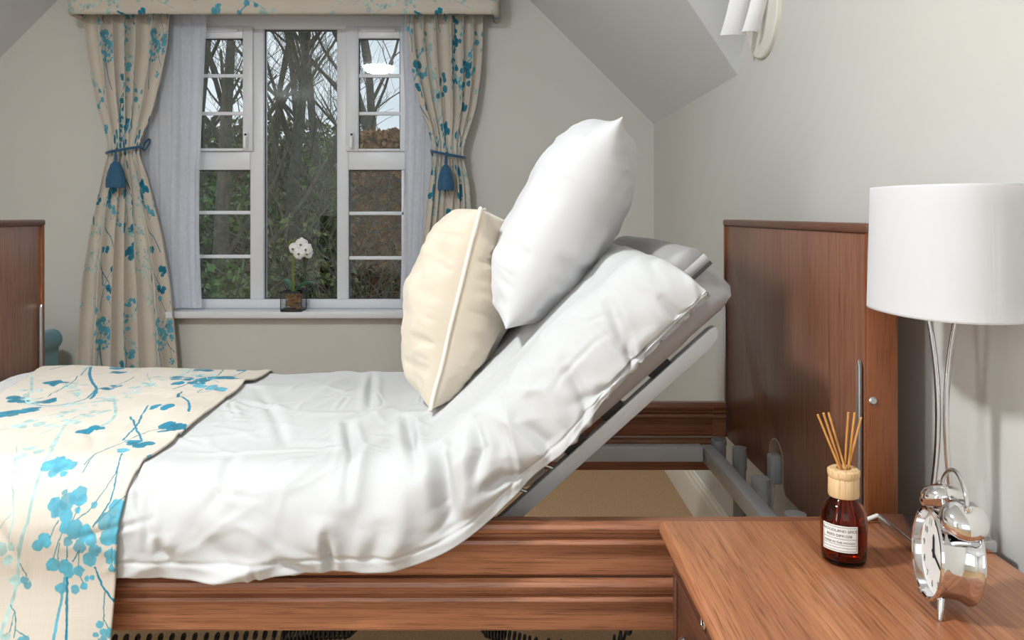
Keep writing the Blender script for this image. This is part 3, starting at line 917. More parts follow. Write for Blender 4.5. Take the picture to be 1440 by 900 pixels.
# silver chassis
box('chassis_rail', -1.33, .56, 2.29, 2.33, Z(.697), Z(.655), M['steel'], bed, .004)
box('chassis_rail', -1.33, .56, 1.575, 1.615, Z(.73), Z(.69), M['steel'], bed, .004)
box('head_cross_rail', .565, .600, 1.56, 2.34, Z(.705), Z(.660), M['steel'], bed, .004)
box('foot_cross_rail', -1.36, -1.33, 1.56, 2.34, Z(.705), Z(.660), M['steel'], bed, .004)
for y in (2.275,):
    lathe('pole_socket', [(.0155, 0), (.0205, 0), (.0205, .085), (.0155, .085), (.0155, .02)], M['grey_plastic'], bed, 24, (.585 + (.028 if y > 2 else 0), y + (.055 if y > 2 else 0), Z(.730)))
for y in (1.66, 2.20):
    lathe('board_post', [(.017, 0), (.017, .44), (.019, .441), (.019, .50), (.0001, .50)], M['grey_plastic'], bed, 24, (.635, y, .12))
for y in (1.80, 2.04):
    lathe('lifting_column', [(.02, 0), (.02, .34), (.023, .341), (.023, .45), (.0001, .451)], M['steel'], bed, 24, (.632, y - .03, .15))
for x, ys_ in ((-1.12, (1.70, 2.20)), (.45, (1.62, 1.90))):      # lifting legs and castors below the chassis
    for y in ys_:
        lg = box('leg', x - .025, x + .025, y - .02, y + .02, .09, Z(.735), M['steel'], bed, .004)
        lathe('castor', [(.012, -.014), (.04, -.014), (.045, -.008), (.045, .008), (.04, .014), (.012, .014)], M['black'], lg, 24, (x, y, .045), Matrix(((1, 0, 0), (0, 0, 1), (0, -1, 0))))
    box('leg_brace', x - .02, x + .02, ys_[0] + .02, ys_[1] - .02, .30, .34, M['steel'], bed, .004)
box('foot_brace', -1.10, .43, 1.80, 1.84, .34, .38, M['steel'], bed, .004)

# backrest frame: two side bars with rounded noses, cross slats and wire rods
HX, HH = -.020, .628           # hinge
def along(t, n=0.0):           # point on backrest plane: t up the slope, n normal above it
    return (HX + t * ca - n * sa, Z(HH) + t * sa + n * ca)
for y in (1.625, 2.345):
    bm = bmesh.new()
    prof = [(.0, -.018), (.56, -.018), (.585, -.012), (.597, .0), (.597, .008), (.585, .012), (.0, .012)]
    pts = [along(t, n) for t, n in prof]
    sb = prism('backrest_bar', pts, 'Y', y - .014, y + .014, M['steel'], bed, bev=.003)
    for t in (.235, .335, .46):
        p = [along(t - .025, .013), along(t + .025, .013), along(t + .022, .034), along(t - .030, .034)]
        prism('slat_clip', p, 'Y', y - .012, y + .016, M['black'], sb, bev=.002)
    for t in (.10, .17, .235):
        p0, p1 = along(t, .010), along(t - .02, .045)
        tube('wire_rod', [(p0[0], y, p0[1]), (p1[0], y, p1[1])], .004, M['steel_light'], sb, 8)
for t in (.05, .145, .235, .335, .46, .56):
    p = [along(t - .02, .026), along(t + .02, .026), along(t + .02, .034), along(t - .02, .034)]
    prism('backrest_slat', p, 'Y', 1.64, 2.33, M['black'] if .2 < t < .5 else M['steel_light'], bed, bev=.001)
for x in np.arange(-1.28, -.05, .12):
    box('platform_slat', x - .03, x + .03, 1.60, 2.37, Z(.652), Z(.644), M['steel_light'], bed, .001)
tube('actuator', [(-.35, 1.98, Z(.76)), (.1, 1.98, Z(.62))], .025, M['grey_plastic'], bed, 16)

# grey connector in the head board notch with its lead
con = thing('bed_control_lead', 'grey plug and white lead clipped in the headboard notch', 'lead', (.66, 2.005, Z(.70)))
box('plug', .650, .682, 1.985, 2.025, Z(.660), Z(.590), M['grey_plastic'], con, .008, 3)
tube('lead', [(.664, 2.01, Z(.655)), (.662, 2.012, Z(.69)), (.66, 2.02, Z(.76)), (.668, 2.035, Z(.84)), (.70, 2.05, Z(.95))], .0042, M['cable'], con, 8)

# mattress -------------------------------------------------------------
TH = .145
def mattress():
    # bottom line: flat, bend, slope; cross-section a rounded rectangle
    L_end = .722
    Rb = .16
    tl = Rb * math.tan(PHI / 2)
    hx, hz = -.083, Z(.640)
    path = []
    for x in np.linspace(-1.37, hx - tl, 60): path.append((x, hz, 0.0))
    for k in range(1, 16):
        a = PHI * k / 15
        path.append((hx - tl + Rb * math.sin(a), hz + Rb * (1 - math.cos(a)), a))
    for t in np.linspace(tl, L_end, 50)[1:]: path.append((hx + t * ca, hz + t * sa, PHI))
    sec = []
    yn, yf, rr = 1.56, 2.425, .028
    def corner(cy, cz, a0):
        return [(cy + rr * math.cos(a0 + t), cz + rr * math.sin(a0 + t)) for t in np.linspace(0, R(90), 5)]
    sec += corner(yn + rr, rr, R(180)) + [(y, 0) for y in np.linspace(yn + rr, yf - rr, 12)[1:-1]]
    sec += corner(yf - rr, rr, R(270)) + [(yf, z) for z in np.linspace(rr, TH - rr, 5)[1:-1]] + corner(yf - rr, TH - rr, 0)
    sec += [(y, TH) for y in np.linspace(yf - rr, yn + rr, 16)[1:-1]] + corner(yn + rr, TH - rr, R(90)) + [(yn, z) for z in np.linspace(TH - rr, rr, 6)[1:-1]]
    m = len(sec)
    V, Fc = [], []
    npth = len(path)
    for i, (x, z, a) in enumerate(path):
        e = npth - 1 - i
        sh = [.022, .010, .004, .001][e] if e < 4 else 0     # rounded head end
        for (y, n) in sec:
            yy = min(max(y, yn + sh), yf - sh); nn = min(max(n, sh), TH - sh)
            w = .0025 * math.sin(9 * x + 5 * y) + .004 * float(vnoise(np.array(x * 9.), np.array((y + n) * 9.), 71))
            if e < 14 and y < 1.7: w += .005 * float(vnoise(np.array(i * .5), np.array(n * 40.), 72))
            V.append((x - (nn + w) * math.sin(a), yy - w * .6, z + (nn + w) * math.cos(a)))
    for i in range(npth - 1):
        for k in range(m):
            Fc.append((i * m + k, i * m + (k + 1) % m, (i + 1) * m + (k + 1) % m, (i + 1) * m + k))
    Fc.append(tuple(range(m - 1, -1, -1))); Fc.append(tuple((npth - 1) * m + k for k in range(m)))
    o = obj('mattress', V, Fc, M['mattress'], None)
    auto_smooth(o, 45)
    tag(o, 'grey wipe-clean mattress bent up under the white duvet', 'mattress')
    # zip around the side
    zp = []
    for i in range(30, npth):
        x, z, a = path[i]
        zp.append((x - (.088) * math.sin(a), yn - .003, z + .088 * math.cos(a)))
    Vz, Fz = [], []
    for p in zp:
        for dn, dy in ((-.006, .004), (-.004, -.001), (.004, -.001), (.006, .004)):
            Vz.append((p[0] - dn * sa, p[1] + dy, p[2] + dn * ca))
    for i in range(len(zp) - 1):
        for k in range(3): Fz.append((i * 4 + k, i * 4 + k + 1, i * 4 + 5 + k, i * 4 + 4 + k))
    obj('zip', Vz, Fz, M['zip'], o, True)
    fl = []
    Vz, Fz = [], []
    for i in range(npth - 34, npth):     # flap over the zip
        x, z, a = path[i]
        for n, dy in ((.108, -.001), (.104, -.007), (.092, -.008), (.090, -.004)):
            Vz.append((x - n * math.sin(a), yn + dy, z + n * math.cos(a)))
    for i in range(33):
        for k in range(3): Fz.append((i * 4 + k, i * 4 + k + 1, i * 4 + 5 + k, i * 4 + 4 + k))
    obj('zip_flap', Vz, Fz, M['mattress'], o, True)
    return o
mattress()

# duvet ----------------------------------------------------------------
DX0, DHX, DH = -1.372, -.177, .455
DR = .20
DTL = DR * math.tan(PHI / 2)
DLEN = .605
S_flat = (DHX - DTL) - DX0
S_arc = DR * PHI
S_end = S_flat + S_arc + (DLEN - DTL)
YN, YFAR, RS, DROP = 1.462, 2.462, .11, .158
def path_at(s):
    """x, z, slope angle along the bed at path length s (arrays)"""
    x = np.where(s < S_flat, DX0 + s, 0.0); z = np.full_like(s, Z(DH)); a = np.zeros_like(s)
    m = (s >= S_flat) & (s < S_flat + S_arc)
    aa = (s - S_flat) / DR
    x = np.where(m, DX0 + S_flat + DR * np.sin(aa), x); z = np.where(m, Z(DH) + DR * (1 - np.cos(aa)), z); a = np.where(m, aa, a)
    m = s >= S_flat + S_arc
    t = s - S_flat - S_arc + DTL
    x = np.where(m, DHX + t * ca, x); z = np.where(m, Z(DH) + t * sa, z); a = np.where(m, PHI, a)
    return x, z, a
C_SH = RS * math.pi / 2
def section(c, drop):
    """c: length across the bed from the near shoulder middle (negative = hanging side); returns y, n, outward normal (ny, nn)"""
    w_top = (YFAR - YN) - 2 * RS
    c0 = -C_SH / 2            # start of vertical part
    y = np.zeros_like(c); n = np.zeros_like(c); ny = np.zeros_like(c); nn = np.zeros_like(c)
    m = c < c0
    y = np.where(m, YN, y); n = np.where(m, -RS + (c - c0), n); ny = np.where(m, -1.0, ny)
    m = (c >= c0) & (c < c0 + C_SH)
    t = (c - c0) / RS
    y = np.where(m, YN + RS * (1 - np.cos(t)), y); n = np.where(m, -RS + RS * np.sin(t), n); ny = np.where(m, -np.cos(t), ny); nn = np.where(m, np.sin(t), nn)
    c1 = c0 + C_SH
    m = (c >= c1) & (c < c1 + w_top)
    y = np.where(m, YN + RS + c - c1, y); nn = np.where(m, 1.0, nn)
    c2 = c1 + w_top
    m = (c >= c2) & (c < c2 + C_SH)
    t = (c - c2) / RS
    y = np.where(m, YFAR - RS + RS * np.sin(t), y); n = np.where(m, -RS * (1 - np.cos(t)), n); ny = np.where(m, np.sin(t), ny); nn = np.where(m, np.cos(t), nn)
    c3 = c2 + C_SH
    m = c >= c3
    y = np.where(m, YFAR, y); n = np.where(m, -RS - (c - c3), n); ny = np.where(m, 1.0, ny)
    return y, n, ny, nn
C_FAR = -C_SH / 2 + 2 * C_SH + (YFAR - YN) - 2 * RS

def px2sc(px, py):
    """pixel on the photographed duvet -> (s, c); flat part of the bed"""
    if py > 655: 
        return (px - 708) * 1.465 / F - DX0, -((py - 300) * 1.465 / F - DH) + .0
    Y = .445 * F / (py - 300)
    return (px - 708) * Y / F - DX0, Y - YN + .02
def slope_sc(px, py, Y=1.475):
    """pixel on the hanging side of the raised part -> (s, c)"""
    X, Zv = PX(px, Y), PZ(py, Y)
    dx, dz = X - DHX, Zv - Z(DH)
    t = dx * ca + dz * sa; n = -dx * sa + dz * ca
    return S_flat + S_arc - DTL + t, n + .0

Q5 = lambda x, y: (150 + x / 2.618, 500 + y / 2.618)
WR = []     # wrinkle strokes: points in (s, c), height, width
def wr5(pts, h, w): WR.append(([px2sc(*Q5(*p)) for p in pts], h, w))
def wrs(pts, h, w): WR.append(([slope_sc(*p) for p in pts], h, w))
wr5([(205, 322), (450, 326), (700, 318), (880, 312)], .004, .010)
wr5([(600, 218), (800, 208), (935, 205)], .004, .012)
wr5([(540, 130), (600, 220), (640, 300)], -.004, .02)
wr5([(970, 60), (955, 195)], -.009, .016)
wr5([(700, 190), (800, 120), (880, 60)], .005, .02)
wr5([(450, 325), (400, 400), (350, 470)], -.004, .02)
wr5([(500, 420), (650, 395), (780, 360), (840, 335)], .006, .014)
wr5([(870, 235), (880, 270), (890, 330), (880, 420)], -.012, .018)
wr5([(900, 250), (1000, 215), (1110, 195)], .008, .018)
wr5([(830, 500), (900, 400), (950, 330), (1050, 260)], .012, .026)
wr5([(1095, 225), (1105, 310), (1118, 400)], -.016, .018)
wr5([(1000, 560), (1050, 430), (1060, 330)], .012, .028)
wr5([(1150, 520), (1130, 420), (1110, 340)], .014, .024)
wr5([(810, 545), (820, 620), (835, 700)], -.010, .014)
wr5([(760, 620), (790, 540), (800, 470)], .010, .024)
wr5([(985, 520), (970, 600), (960, 660)], -.008, .018)
wr5([(190, 540), (205, 590), (240, 620)], -.009, .018)
wr5([(75, 690), (140, 655), (210, 640)], .008, .014)
wr5([(270, 725), (380, 700), (480, 670), (560, 640), (650, 610)], .013, .018)
wr5([(300, 745), (420, 720), (520, 690)], -.008, .012)
wr5([(555, 650), (560, 700), (560, 750)], -.006, .010)
wr5([(430, 770), (520, 745), (600, 745), (720, 775)], .007, .010)
wr5([(640, 640), (700, 660), (760, 700)], -.007, .016)
wr5([(110, 520), (170, 560), (250, 560), (330, 600)], .007, .028)
wr5([(330, 520), (420, 600), (470, 640)], -.006, .03)
wr5([(600, 480), (560, 560), (540, 620)], .007, .03)
# bunching where the bed bends
wrs([(585, 600), (610, 650), (635, 695)], -.020, .020)
wrs([(600, 575), (640, 640), (655, 690)], .016, .022)
wrs([(560, 640), (590, 700), (610, 750)], .014, .024)
wrs([(630, 560), (650, 600), (640, 650)], -.012, .018)
wrs([(645, 660), (680, 640), (720, 640)], -.010, .016)
wrs([(640, 625), (690, 610), (740, 620)], .010, .018)
# creases on the raised part
wrs([(700, 560), (740, 590), (770, 640)], -.008, .020)
wrs([(730, 500), (765, 560), (790, 600)], .008, .020)
wrs([(770, 480), (800, 540), (810, 585)], -.008, .018)
wrs([(800, 440), (840, 500), (850, 540)], .008, .020)
wrs([(830, 400), (860, 470), (880, 510)], -.007, .018)
wrs([(870, 400), (900, 430), (905, 480)], .007, .020)
wrs([(690, 600), (760, 610), (800, 590)], .006, .016)
wrs([(740, 640), (790, 610), (850, 560)], .006, .012)
wrs([(780, 540), (840, 520), (900, 470)], -.006, .016)
wrs([(850, 560), (900, 500), (950, 430)], .008, .012)
wrs([(910, 400), (930, 420), (955, 425)], -.006, .012)
rgw = random.Random(21)
for i in range(110):                      # small random creases all over
    s0, c0 = rgw.uniform(0, S_end), rgw.uniform(-.2, .9)
    ang = rgw.uniform(0, 6.28) if c0 > .05 else rgw.uniform(.9, 2.2)
    L0 = rgw.uniform(.05, .18)
    pts = [(s0, c0)]
    for k in range(3):
        ang += rgw.uniform(-.4, .4)
        pts.append((pts[-1][0] + L0 / 3 * math.cos(ang), pts[-1][1] + L0 / 3 * math.sin(ang)))
    WR.append((pts, rgw.choice((-1, 1)) * rgw.uniform(.0015, .005), rgw.uniform(.008, .02)))

for i in range(110):                      # thin sharp creases
    s0, c0 = rgw.uniform(.5, S_end), rgw.uniform(-.16, .6)
    ang = rgw.choice((.5, -.6, 1.5, 2.4)) + rgw.uniform(-.35, .35)
    L0 = rgw.uniform(.06, .22)
    pts = [(s0, c0)]
    for k in range(4):
        ang += rgw.uniform(-.3, .3)
        pts.append((pts[-1][0] + L0 / 4 * math.cos(ang), pts[-1][1] + L0 / 4 * math.sin(ang)))
    WR.append((pts, rgw.choice((-1, 1, 1)) * rgw.uniform(.0015, .0035), rgw.uniform(.006, .010)))

def wrinkles(S, C):
    D = np.zeros_like(S)
    for pts, h, w in WR:
        P = np.array(pts)
        mg = w * 3
        m = (S > P[:, 0].min() - mg) & (S < P[:, 0].max() + mg) & (C > P[:, 1].min() - mg) & (C < P[:, 1].max() + mg)
        if not m.any(): continue
        xs, ys = S[m], C[m]
        best = np.full(xs.shape, 1e9); par = np.zeros(xs.shape)
        n = len(P) - 1
        for i in range(n):
            (ax, ay), (bx_, by_) = P[i], P[i + 1]
            ddx, ddy = bx_ - ax, by_ - ay
            t = np.clip(((xs - ax) * ddx + (ys - ay) * ddy) / (ddx * ddx + ddy * ddy + 1e-9), 0, 1)
            d = (xs - ax - t * ddx) ** 2 + (ys - ay - t * ddy) ** 2
            up = d < best
            best = np.where(up, d, best); par = np.where(up, (i + t) / n, par)
        tp = np.sin(np.pi * np.clip(par, .06, .94)) ** .7
        d = np.sqrt(best)
        if h < 0:      # crease with soft lips
            prof = np.exp(-(d / (w * .55)) ** 2) - .55 * np.exp(-((d - w * 1.1) / (w * .7)) ** 2)
        else:
            prof = np.exp(-(d / w) ** 1.7)
        D[m] += h * tp * prof
    return D

def duvet_disp(S, C):
    d = .018 * fbm(S * 3.6, C * 3.6, 81, 2) + .0035 * fbm(S * 11, C * 9, 83, 2)
    d += wrinkles(S, C)
    wx_, wy_ = .06 * fbm(S * 5, C * 5, 181, 2), .06 * fbm(S * 5 + 9, C * 5, 183, 2)
    for k, (ang, fr, am) in enumerate(((.5, 5.5, .007), (-.6, 6.5, .006), (1.4, 7.5, .0055))):
        u_ = (S + wx_) * math.cos(ang) + (C + wy_) * math.sin(ang); v_ = -(S + wx_) * math.sin(ang) + (C + wy_) * math.cos(ang)
        rd = 1 - np.abs(vnoise(u_ * fr, v_ * fr * .38, 190 + k)) * 4
        patch = sstep(.0, .3, vnoise(S * 3.1 + k * 7, C * 3.1, 195 + k))
        d += am * np.clip(rd, 0, 1) ** 2.2 * patch
    d += .012 * np.exp(-((C - .05) / .10) ** 2)              # fat rolled shoulder
    hang = sstep(-.04, -.16, C)
    d += hang * (.010 * np.sin(S * 17 + 2.0 * np.sin(S * 5)) + .006 + .010 * vnoise(S * 9, C * 4, 85))
    return d

def near_sag(S, C):
    """the bedding thins and slopes down towards the near side"""
    tt = np.clip((S - S_flat) / (S_end - S_flat), 0, 1)
    return (.034 - .022 * tt) * sstep(.40, -.02, C)

def duvet():
    s = np.concatenate([np.linspace(0, .55, 60), np.linspace(.55, S_end, 380)[1:]])
    c = np.concatenate([np.linspace(-C_SH / 2 - DROP + RS - .0, .16, 104), np.linspace(.16, C_FAR - .1, 105)[1:], np.linspace(C_FAR - .1, C_FAR + .05, 16)[1:]])
    S, C = np.meshgrid(s, c, indexing='ij')
    x, z, a = path_at(S)
    # hem that dips and lifts a little
    c_h = -C_SH / 2 - DROP + RS
    hemw = .020 * vnoise(S * 5, S * 0, 91) + .008 * vnoise(S * 14, S * 0, 92)
    lift = np.clip((-.06 - C) / .1, 0, 1)
    c0 = -C_SH / 2
    tt = np.clip((S - S_flat) / (S_end - S_flat), 0, 1)
    drop = DROP - .006 * sstep(0, .25, tt) - .040 * tt
    Cq = np.where(C < c0, c0 + (C - c0) * np.maximum(drop - RS, .004) / (DROP - RS), C) + lift * hemw
    y, n, ny, nn = section(Cq, DROP)
    d = duvet_disp(S, C)
    d = d * (1 - .35 * sstep(C_FAR - .1, C_FAR, C))
    seam = np.exp(-((C - c_h - .026) / .0035) ** 2)
    d = d - .0028 * seam
    # raised end rolls over onto the mattress
    e = np.clip((S - (S_end - .075)) / .075, 0, 1)
    top = sstep(-.10, .06, C)
    d = d - top * .062 * (1 - np.sqrt(np.clip(1 - e * e, 0, 1)))
    S2 = S + (1 - top) * e * .006
    x2, z2, a2 = path_at(S2)
    e0 = np.clip((.05 - S) / .05, 0, 1)
    d = d - .03 * e0 * e0
    N_ = n + d * nn - near_sag(S, C)
    Yv = y + d * ny
    X = x2 - N_ * np.sin(a2); Zv = z2 + N_ * np.cos(a2)
    o = sheet('duvet', np.stack([X, Yv, Zv], -1), M['linen'], None, None, .012, -1)
    return tag(o, 'thick white cotton duvet spread over the bed and raised backrest', 'duvet')
duvet()

def runner():
    x = np.linspace(-1.335, -.683, 150)
    c = np.concatenate([np.linspace(-.50, -.2, 60), np.linspace(-.2, .16, 90)[1:], np.linspace(.16, C_FAR + .25, 150)[1:]])
    Xr, C = np.meshgrid(x, c, indexing='ij')
    left = np.clip(-1.348 + .24 * (2.42 - 1.48 - C), -1.348, -1.16)
    Xr = left + (Xr + 1.335) / (1.335 - .683) * (-.683 - left)
    S = Xr - DX0
    # slightly slanted edges
    S = S + .012 * np.sin(C * 3) * 1.0
    y, n, ny, nn = section(C, DROP)
    Cc = np.maximum(C, -.14)
    d = duvet_disp(S, Cc)
    dm = .018 * fbm(S * 3.6, Cc * 3.6, 81, 2) + .012 * np.exp(-((Cc - .05) / .10) ** 2) + .006
    d = np.maximum(d, dm - .006) * .4 + d * .6 + .006
    low = sstep(-.12, -.3, C)
    d = d * (1 - low) + low * (.030 + .010 * np.sin(S * 14 + 1) + .012 * fbm(S * 4, C * 3, 95, 2))
    d = d + .004 * fbm(S * 7, C * 9, 97, 2)
    xx, z, a = path_at(S)
    P = np.stack([xx, y + d * ny, z + n + d * nn - near_sag(S, C)], -1)
    o = sheet('bed_runner', P, M['floral'], None, fab_uv(S + DX0, C), .004, 1)
    return tag(o, 'cream bed runner printed with blue blossom branches across the bed', 'bed runner')
runner()

# pillows ---------------------------------------------------------------
def pillow(name, label, cat, W, H, T, centre, ew, eh, mat, seed, pinch=.07, expo=.62, piping=None, ears=.0, wr=1.0, rnd=(.1, .1)):
    """W along ew (near to far), H along eh (up), faces along ew x eh"""
    ew = Vector(ew).normalized(); eh = Vector(eh); eh = (eh - ew * eh.dot(ew)).normalized()
    et = ew.cross(eh)
    N_ = 96
    g = np.sin(np.linspace(-math.pi / 2, math.pi / 2, N_))       # denser at the edges
    U, V = np.meshgrid(g, g, indexing='ij')
    def outline(U, V):
        ear = 1 + np.where(V > 0, ears, ears * .3) * np.abs(U * V) ** 14
        kk = np.where(V > 0, rnd[0], rnd[1])
        a = W / 2 * U * np.sqrt(1 - kk * V ** 4) * (1 - pinch * (1 - V ** 2) * np.abs(U)) * ear
        b = H / 2 * V * np.sqrt(1 - kk * U ** 4) * (1 - pinch * (1 - U ** 2) * np.abs(V)) * ear
        return a, b
    a, b = outline(U, V)
    base = (np.clip(1 - np.abs(U) ** 2.5, 0, 1) * np.clip(1 - np.abs(V) ** 2.5, 0, 1))
    verts = []
    for sgn in (1, -1):
        t = T / 2 * base ** expo
        edge = np.maximum(np.abs(U), np.abs(V))
        fall = np.exp(-((1 - np.abs(U)) / .35)) * (1 - np.abs(V) ** 6) + np.exp(-((1 - np.abs(V)) / .35)) * (1 - np.abs(U) ** 6)
        w = .010 * wr * fall * (vnoise(V * 7 + 3 * sgn, U * 1.2, seed) + .8 * vnoise(U * 7, V * 1.2 + 5 * sgn, seed + 1) + .5 * vnoise(V * 15, U * 2 + sgn, seed + 7))
        w = w + .012 * wr * fbm(U * 2.2 + sgn * 3, V * 2.2, seed + 2, 2) + .004 * wr * fbm(U * 6, V * 6 + sgn, seed + 3, 2)
        pk = np.exp(-((1 - np.abs(U)) / .16)) * (1 - np.abs(V) ** 8) * (1 - 3.2 * np.abs(vnoise(V * 13 + .6 * fbm(U * 4, V * 4, seed + 11), U * 2 + 4 * sgn, seed + 12)))
        pk2 = np.exp(-((1 - np.abs(V)) / .16)) * (1 - np.abs(U) ** 8) * (1 - 3.2 * np.abs(vnoise(U * 13, V * 2 + 4 * sgn, seed + 13)))
        w = w + .0065 * wr * (pk + pk2)
        ur, vr = U + .25 * fbm(U * 2, V * 2, seed + 14, 2), V + .25 * fbm(U * 2 + 5, V * 2, seed + 15, 2)
        rd = np.clip(1 - 4 * np.abs(vnoise(ur * 1.6 + sgn * 2, vr * 4.2, seed + 16)), 0, 1) ** 2
        w = w + .005 * wr * rd * sstep(0, .3, vnoise(U * 2 + sgn, V * 2, seed + 17))
        t = t + w * np.clip(base * 11, 0, 1)
        t = np.maximum(t, 0.0)
        verts.append(np.stack([a, b, sgn * t], -1))
    Vt = np.concatenate([v.reshape(-1, 3) for v in verts])
    Mx = np.array([list(ew), list(eh), list(et)])
    Vw = Vt @ Mx + np.array(centre)
    f0 = grid_faces(N_, N_)
    f1 = [tuple(i + N_ * N_ for i in q[::-1]) for q in f0]
    # weld the two skins along the rim
    rim = {}
    for i in range(N_):
        for k in range(N_):
            if i in (0, N_ - 1) or k in (0, N_ - 1): rim[N_ * N_ + i * N_ + k] = i * N_ + k
    f1 = [tuple(rim.get(i, i) for i in q) for q in f1]
    used = sorted(set(i for q in f0 + f1 for i in q)); mp = {o: n for n, o in enumerate(used)}
    o = obj(name, Vw[used], [tuple(mp[i] for i in q) for q in f0 + f1], mat, None, True)
    tag(o, label, cat)
    if piping:
        ring = [(g[i], -1) for i in range(N_)] + [(1, g[i]) for i in range(1, N_)] + [(g[i], 1) for i in range(N_ - 2, -1, -1)] + [(-1, g[i]) for i in range(N_ - 2, 0, -1)]
        ra, rb = outline(np.array([p[0] for p in ring]), np.array([p[1] for p in ring]))
        jit = .003 * vnoise(np.arange(len(ring)) * .08, np.zeros(len(ring)), seed + 9)
        Pr = np.stack([ra * 1.004, rb * 1.004, jit], -1) @ Mx + np.array(centre)
        tube('piping', [tuple(p) for p in Pr], .0042, piping, o, 8, True)
    return o
M['piping'] = paint('pale_piping', lin(244, 236, 220), 0.6)
lean = math.atan2(67, 272)
pillow('cushion', 'cream satin square cushion with piped edge standing on the bed', 'cushion', .42, .455, .245, (-.104, 1.975, Z(.207)), (.0, 1, 0), (math.sin(lean), 0, math.cos(lean)), M['cream'], 3, .04, .47, M['piping'], .03, 1.5, (.09, .05))
lean = math.atan2(158, 287)
pillow('pillow', 'plump white pillow leaning on the raised backrest', 'pillow', .68, .50, .250, (.143, 2.0, Z(.018)), (.055, 1, 0), (math.sin(lean), 0, math.cos(lean)), M['pillow'], 23, .02, .45, None, .09, 1.2, (.19, .06))

# ------------------------------------------------------------------ bedside cabinet
TOPZ = Z(.525)
NX0, NX1, NY0, NY1 = .2657, .7655, .925, 1.404
cab = thing('bedside_cabinet', 'walnut bedside cabinet with a lockable drawer beside the bed', 'cabinet', (.52, 1.16, 0))
def table_top():
    r = .013
    out = [(NX0, NY0), (NX1, NY0), (NX1, NY1), (NX0, NY1)]
    bm = bmesh.new()
    add_box(bm, NX0, NX1, NY0, NY1, TOPZ - .027, TOPZ, .011, 4)
    return auto_smooth(bm_obj('top', bm, M['desk'], cab), 50)
table_top()
bx0, bx1, by0, by1 = NX0 + .022, NX1 - .002, NY0 + .012, NY1 - .012
box('body', bx0 + .018, bx1, by0, by1, .06, TOPZ - .027, M['deskb'], cab, .002)
box('plinth', bx0 + .04, bx1 - .02, by0 + .02, by1 - .02, 0, .06, M['deskb'], cab, .002)
def drawer_front(z0, z1, knob=True, lock=False):
    y0, y1 = by0 + .002, by1 - .002
    d = box('drawer', bx0, bx0 + .018, y0, y1, z0, z1, M['deskb'], cab, .003)
    m = .032
    # raised moulding frame
    bm = bmesh.new()
    for q in ((y0 + m, y1 - m, z1 - m - .006, z1 - m), (y0 + m, y1 - m, z0 + m, z0 + m + .006), (y0 + m, y0 + m + .006, z0 + m + .006, z1 - m - .006), (y1 - m - .006, y1 - m, z0 + m + .006, z1 - m - .006)):
        add_box(bm, bx0 - .004, bx0 + .001, q[0], q[1], q[2], q[3], .0018, 2)
    auto_smooth(bm_obj('moulding', bm, M['deskb'], d), 50)
    Mx = Matrix(((0, 0, -1), (0, 1, 0), (1, 0, 0)))
    if knob:
        lathe('knob', [(.006, 0), (.006, .010), (.014, .014), (.016, .020), (.013, .026), (.004, .029), (.0001, .029)], M['satin'], d, 28, (bx0, (y0 + y1) / 2 + .05, (z0 + z1) / 2 + .012), Mx)
    if lock:
        lk = lathe('lock', [(.0105, 0), (.0105, .003), (.009, .005), (.0075, .005), (.007, .004), (.0001, .004)], M['satin'], d, 28, (bx0, (y0 + y1) / 2, z1 - .017), Mx)
        box('key_slot', bx0 - .0052, bx0 - .004, (y0 + y1) / 2 - .001, (y0 + y1) / 2 + .001, z1 - .022, z1 - .012, M['black'], lk, 0)
drawer_front(TOPZ - .225, TOPZ - .040, True, True)
drawer_front(TOPZ - .435, TOPZ - .229)
drawer_front(.075, TOPZ - .439)

# ------------------------------------------------------------------ table lamp
LX, LY = .700, 1.305
lamp = thing('table_lamp', 'chrome table lamp with white oval pleated shade', 'table lamp', (LX, LY, TOPZ))
# base plate
box('base', .632, .762, 1.262, 1.382, TOPZ, TOPZ + .018, M['satin'], lamp, .002)
box('base_felt', .634, .760, 1.264, 1.380, TOPZ - .0, TOPZ + .002, M['black'], lamp, 0)
sep = Vector((.87, -.49, 0)).normalized()
dep = Vector((.49, .87, 0)).normalized()
ztop = Z(.150)
def flat_bar(sg):
    V, Fc = [], []
    n = 48
    for i in range(n + 1):
        t = i / n
        z = TOPZ + .017 + (ztop + .03 - TOPZ - .017) * t
        q = (t - .47) / .53
        off = sg * (.0056 + .023 * q * q * (1 if q > 0 else 1.0))
        p = Vector((LX, LY, z)) + sep * off
        for k in range(12):
            th = 2 * math.pi * k / 12
            V.append((p + sep * .0046 * math.cos(th) + dep * .0085 * math.sin(th))[:])
    for i in range(n):
        for k in range(12):
            Fc.append((i * 12 + k, i * 12 + (k + 1) % 12, i * 12 + 12 + (k + 1) % 12, i * 12 + 12 + k))
    Fc += [tuple(range(11, -1, -1)), tuple(n * 12 + k for k in range(12))]
    return auto_smooth(obj('stem', V, Fc, M['chrome'], lamp), 50)
flat_bar(-1); flat_bar(1)
q = Vector((LX, LY, ztop + .008))
p0, p1 = q - sep * .030, q + sep * .030
tube('cross_bar', [p0[:], p1[:]], .005, M['chrome'], lamp, 10)
lathe('lamp_holder', [(.013, 0), (.016, .004), (.016, .045), (.012, .05), (.0001, .05)], M['white_plastic'], lamp, 20, (LX, LY, ztop + .03))
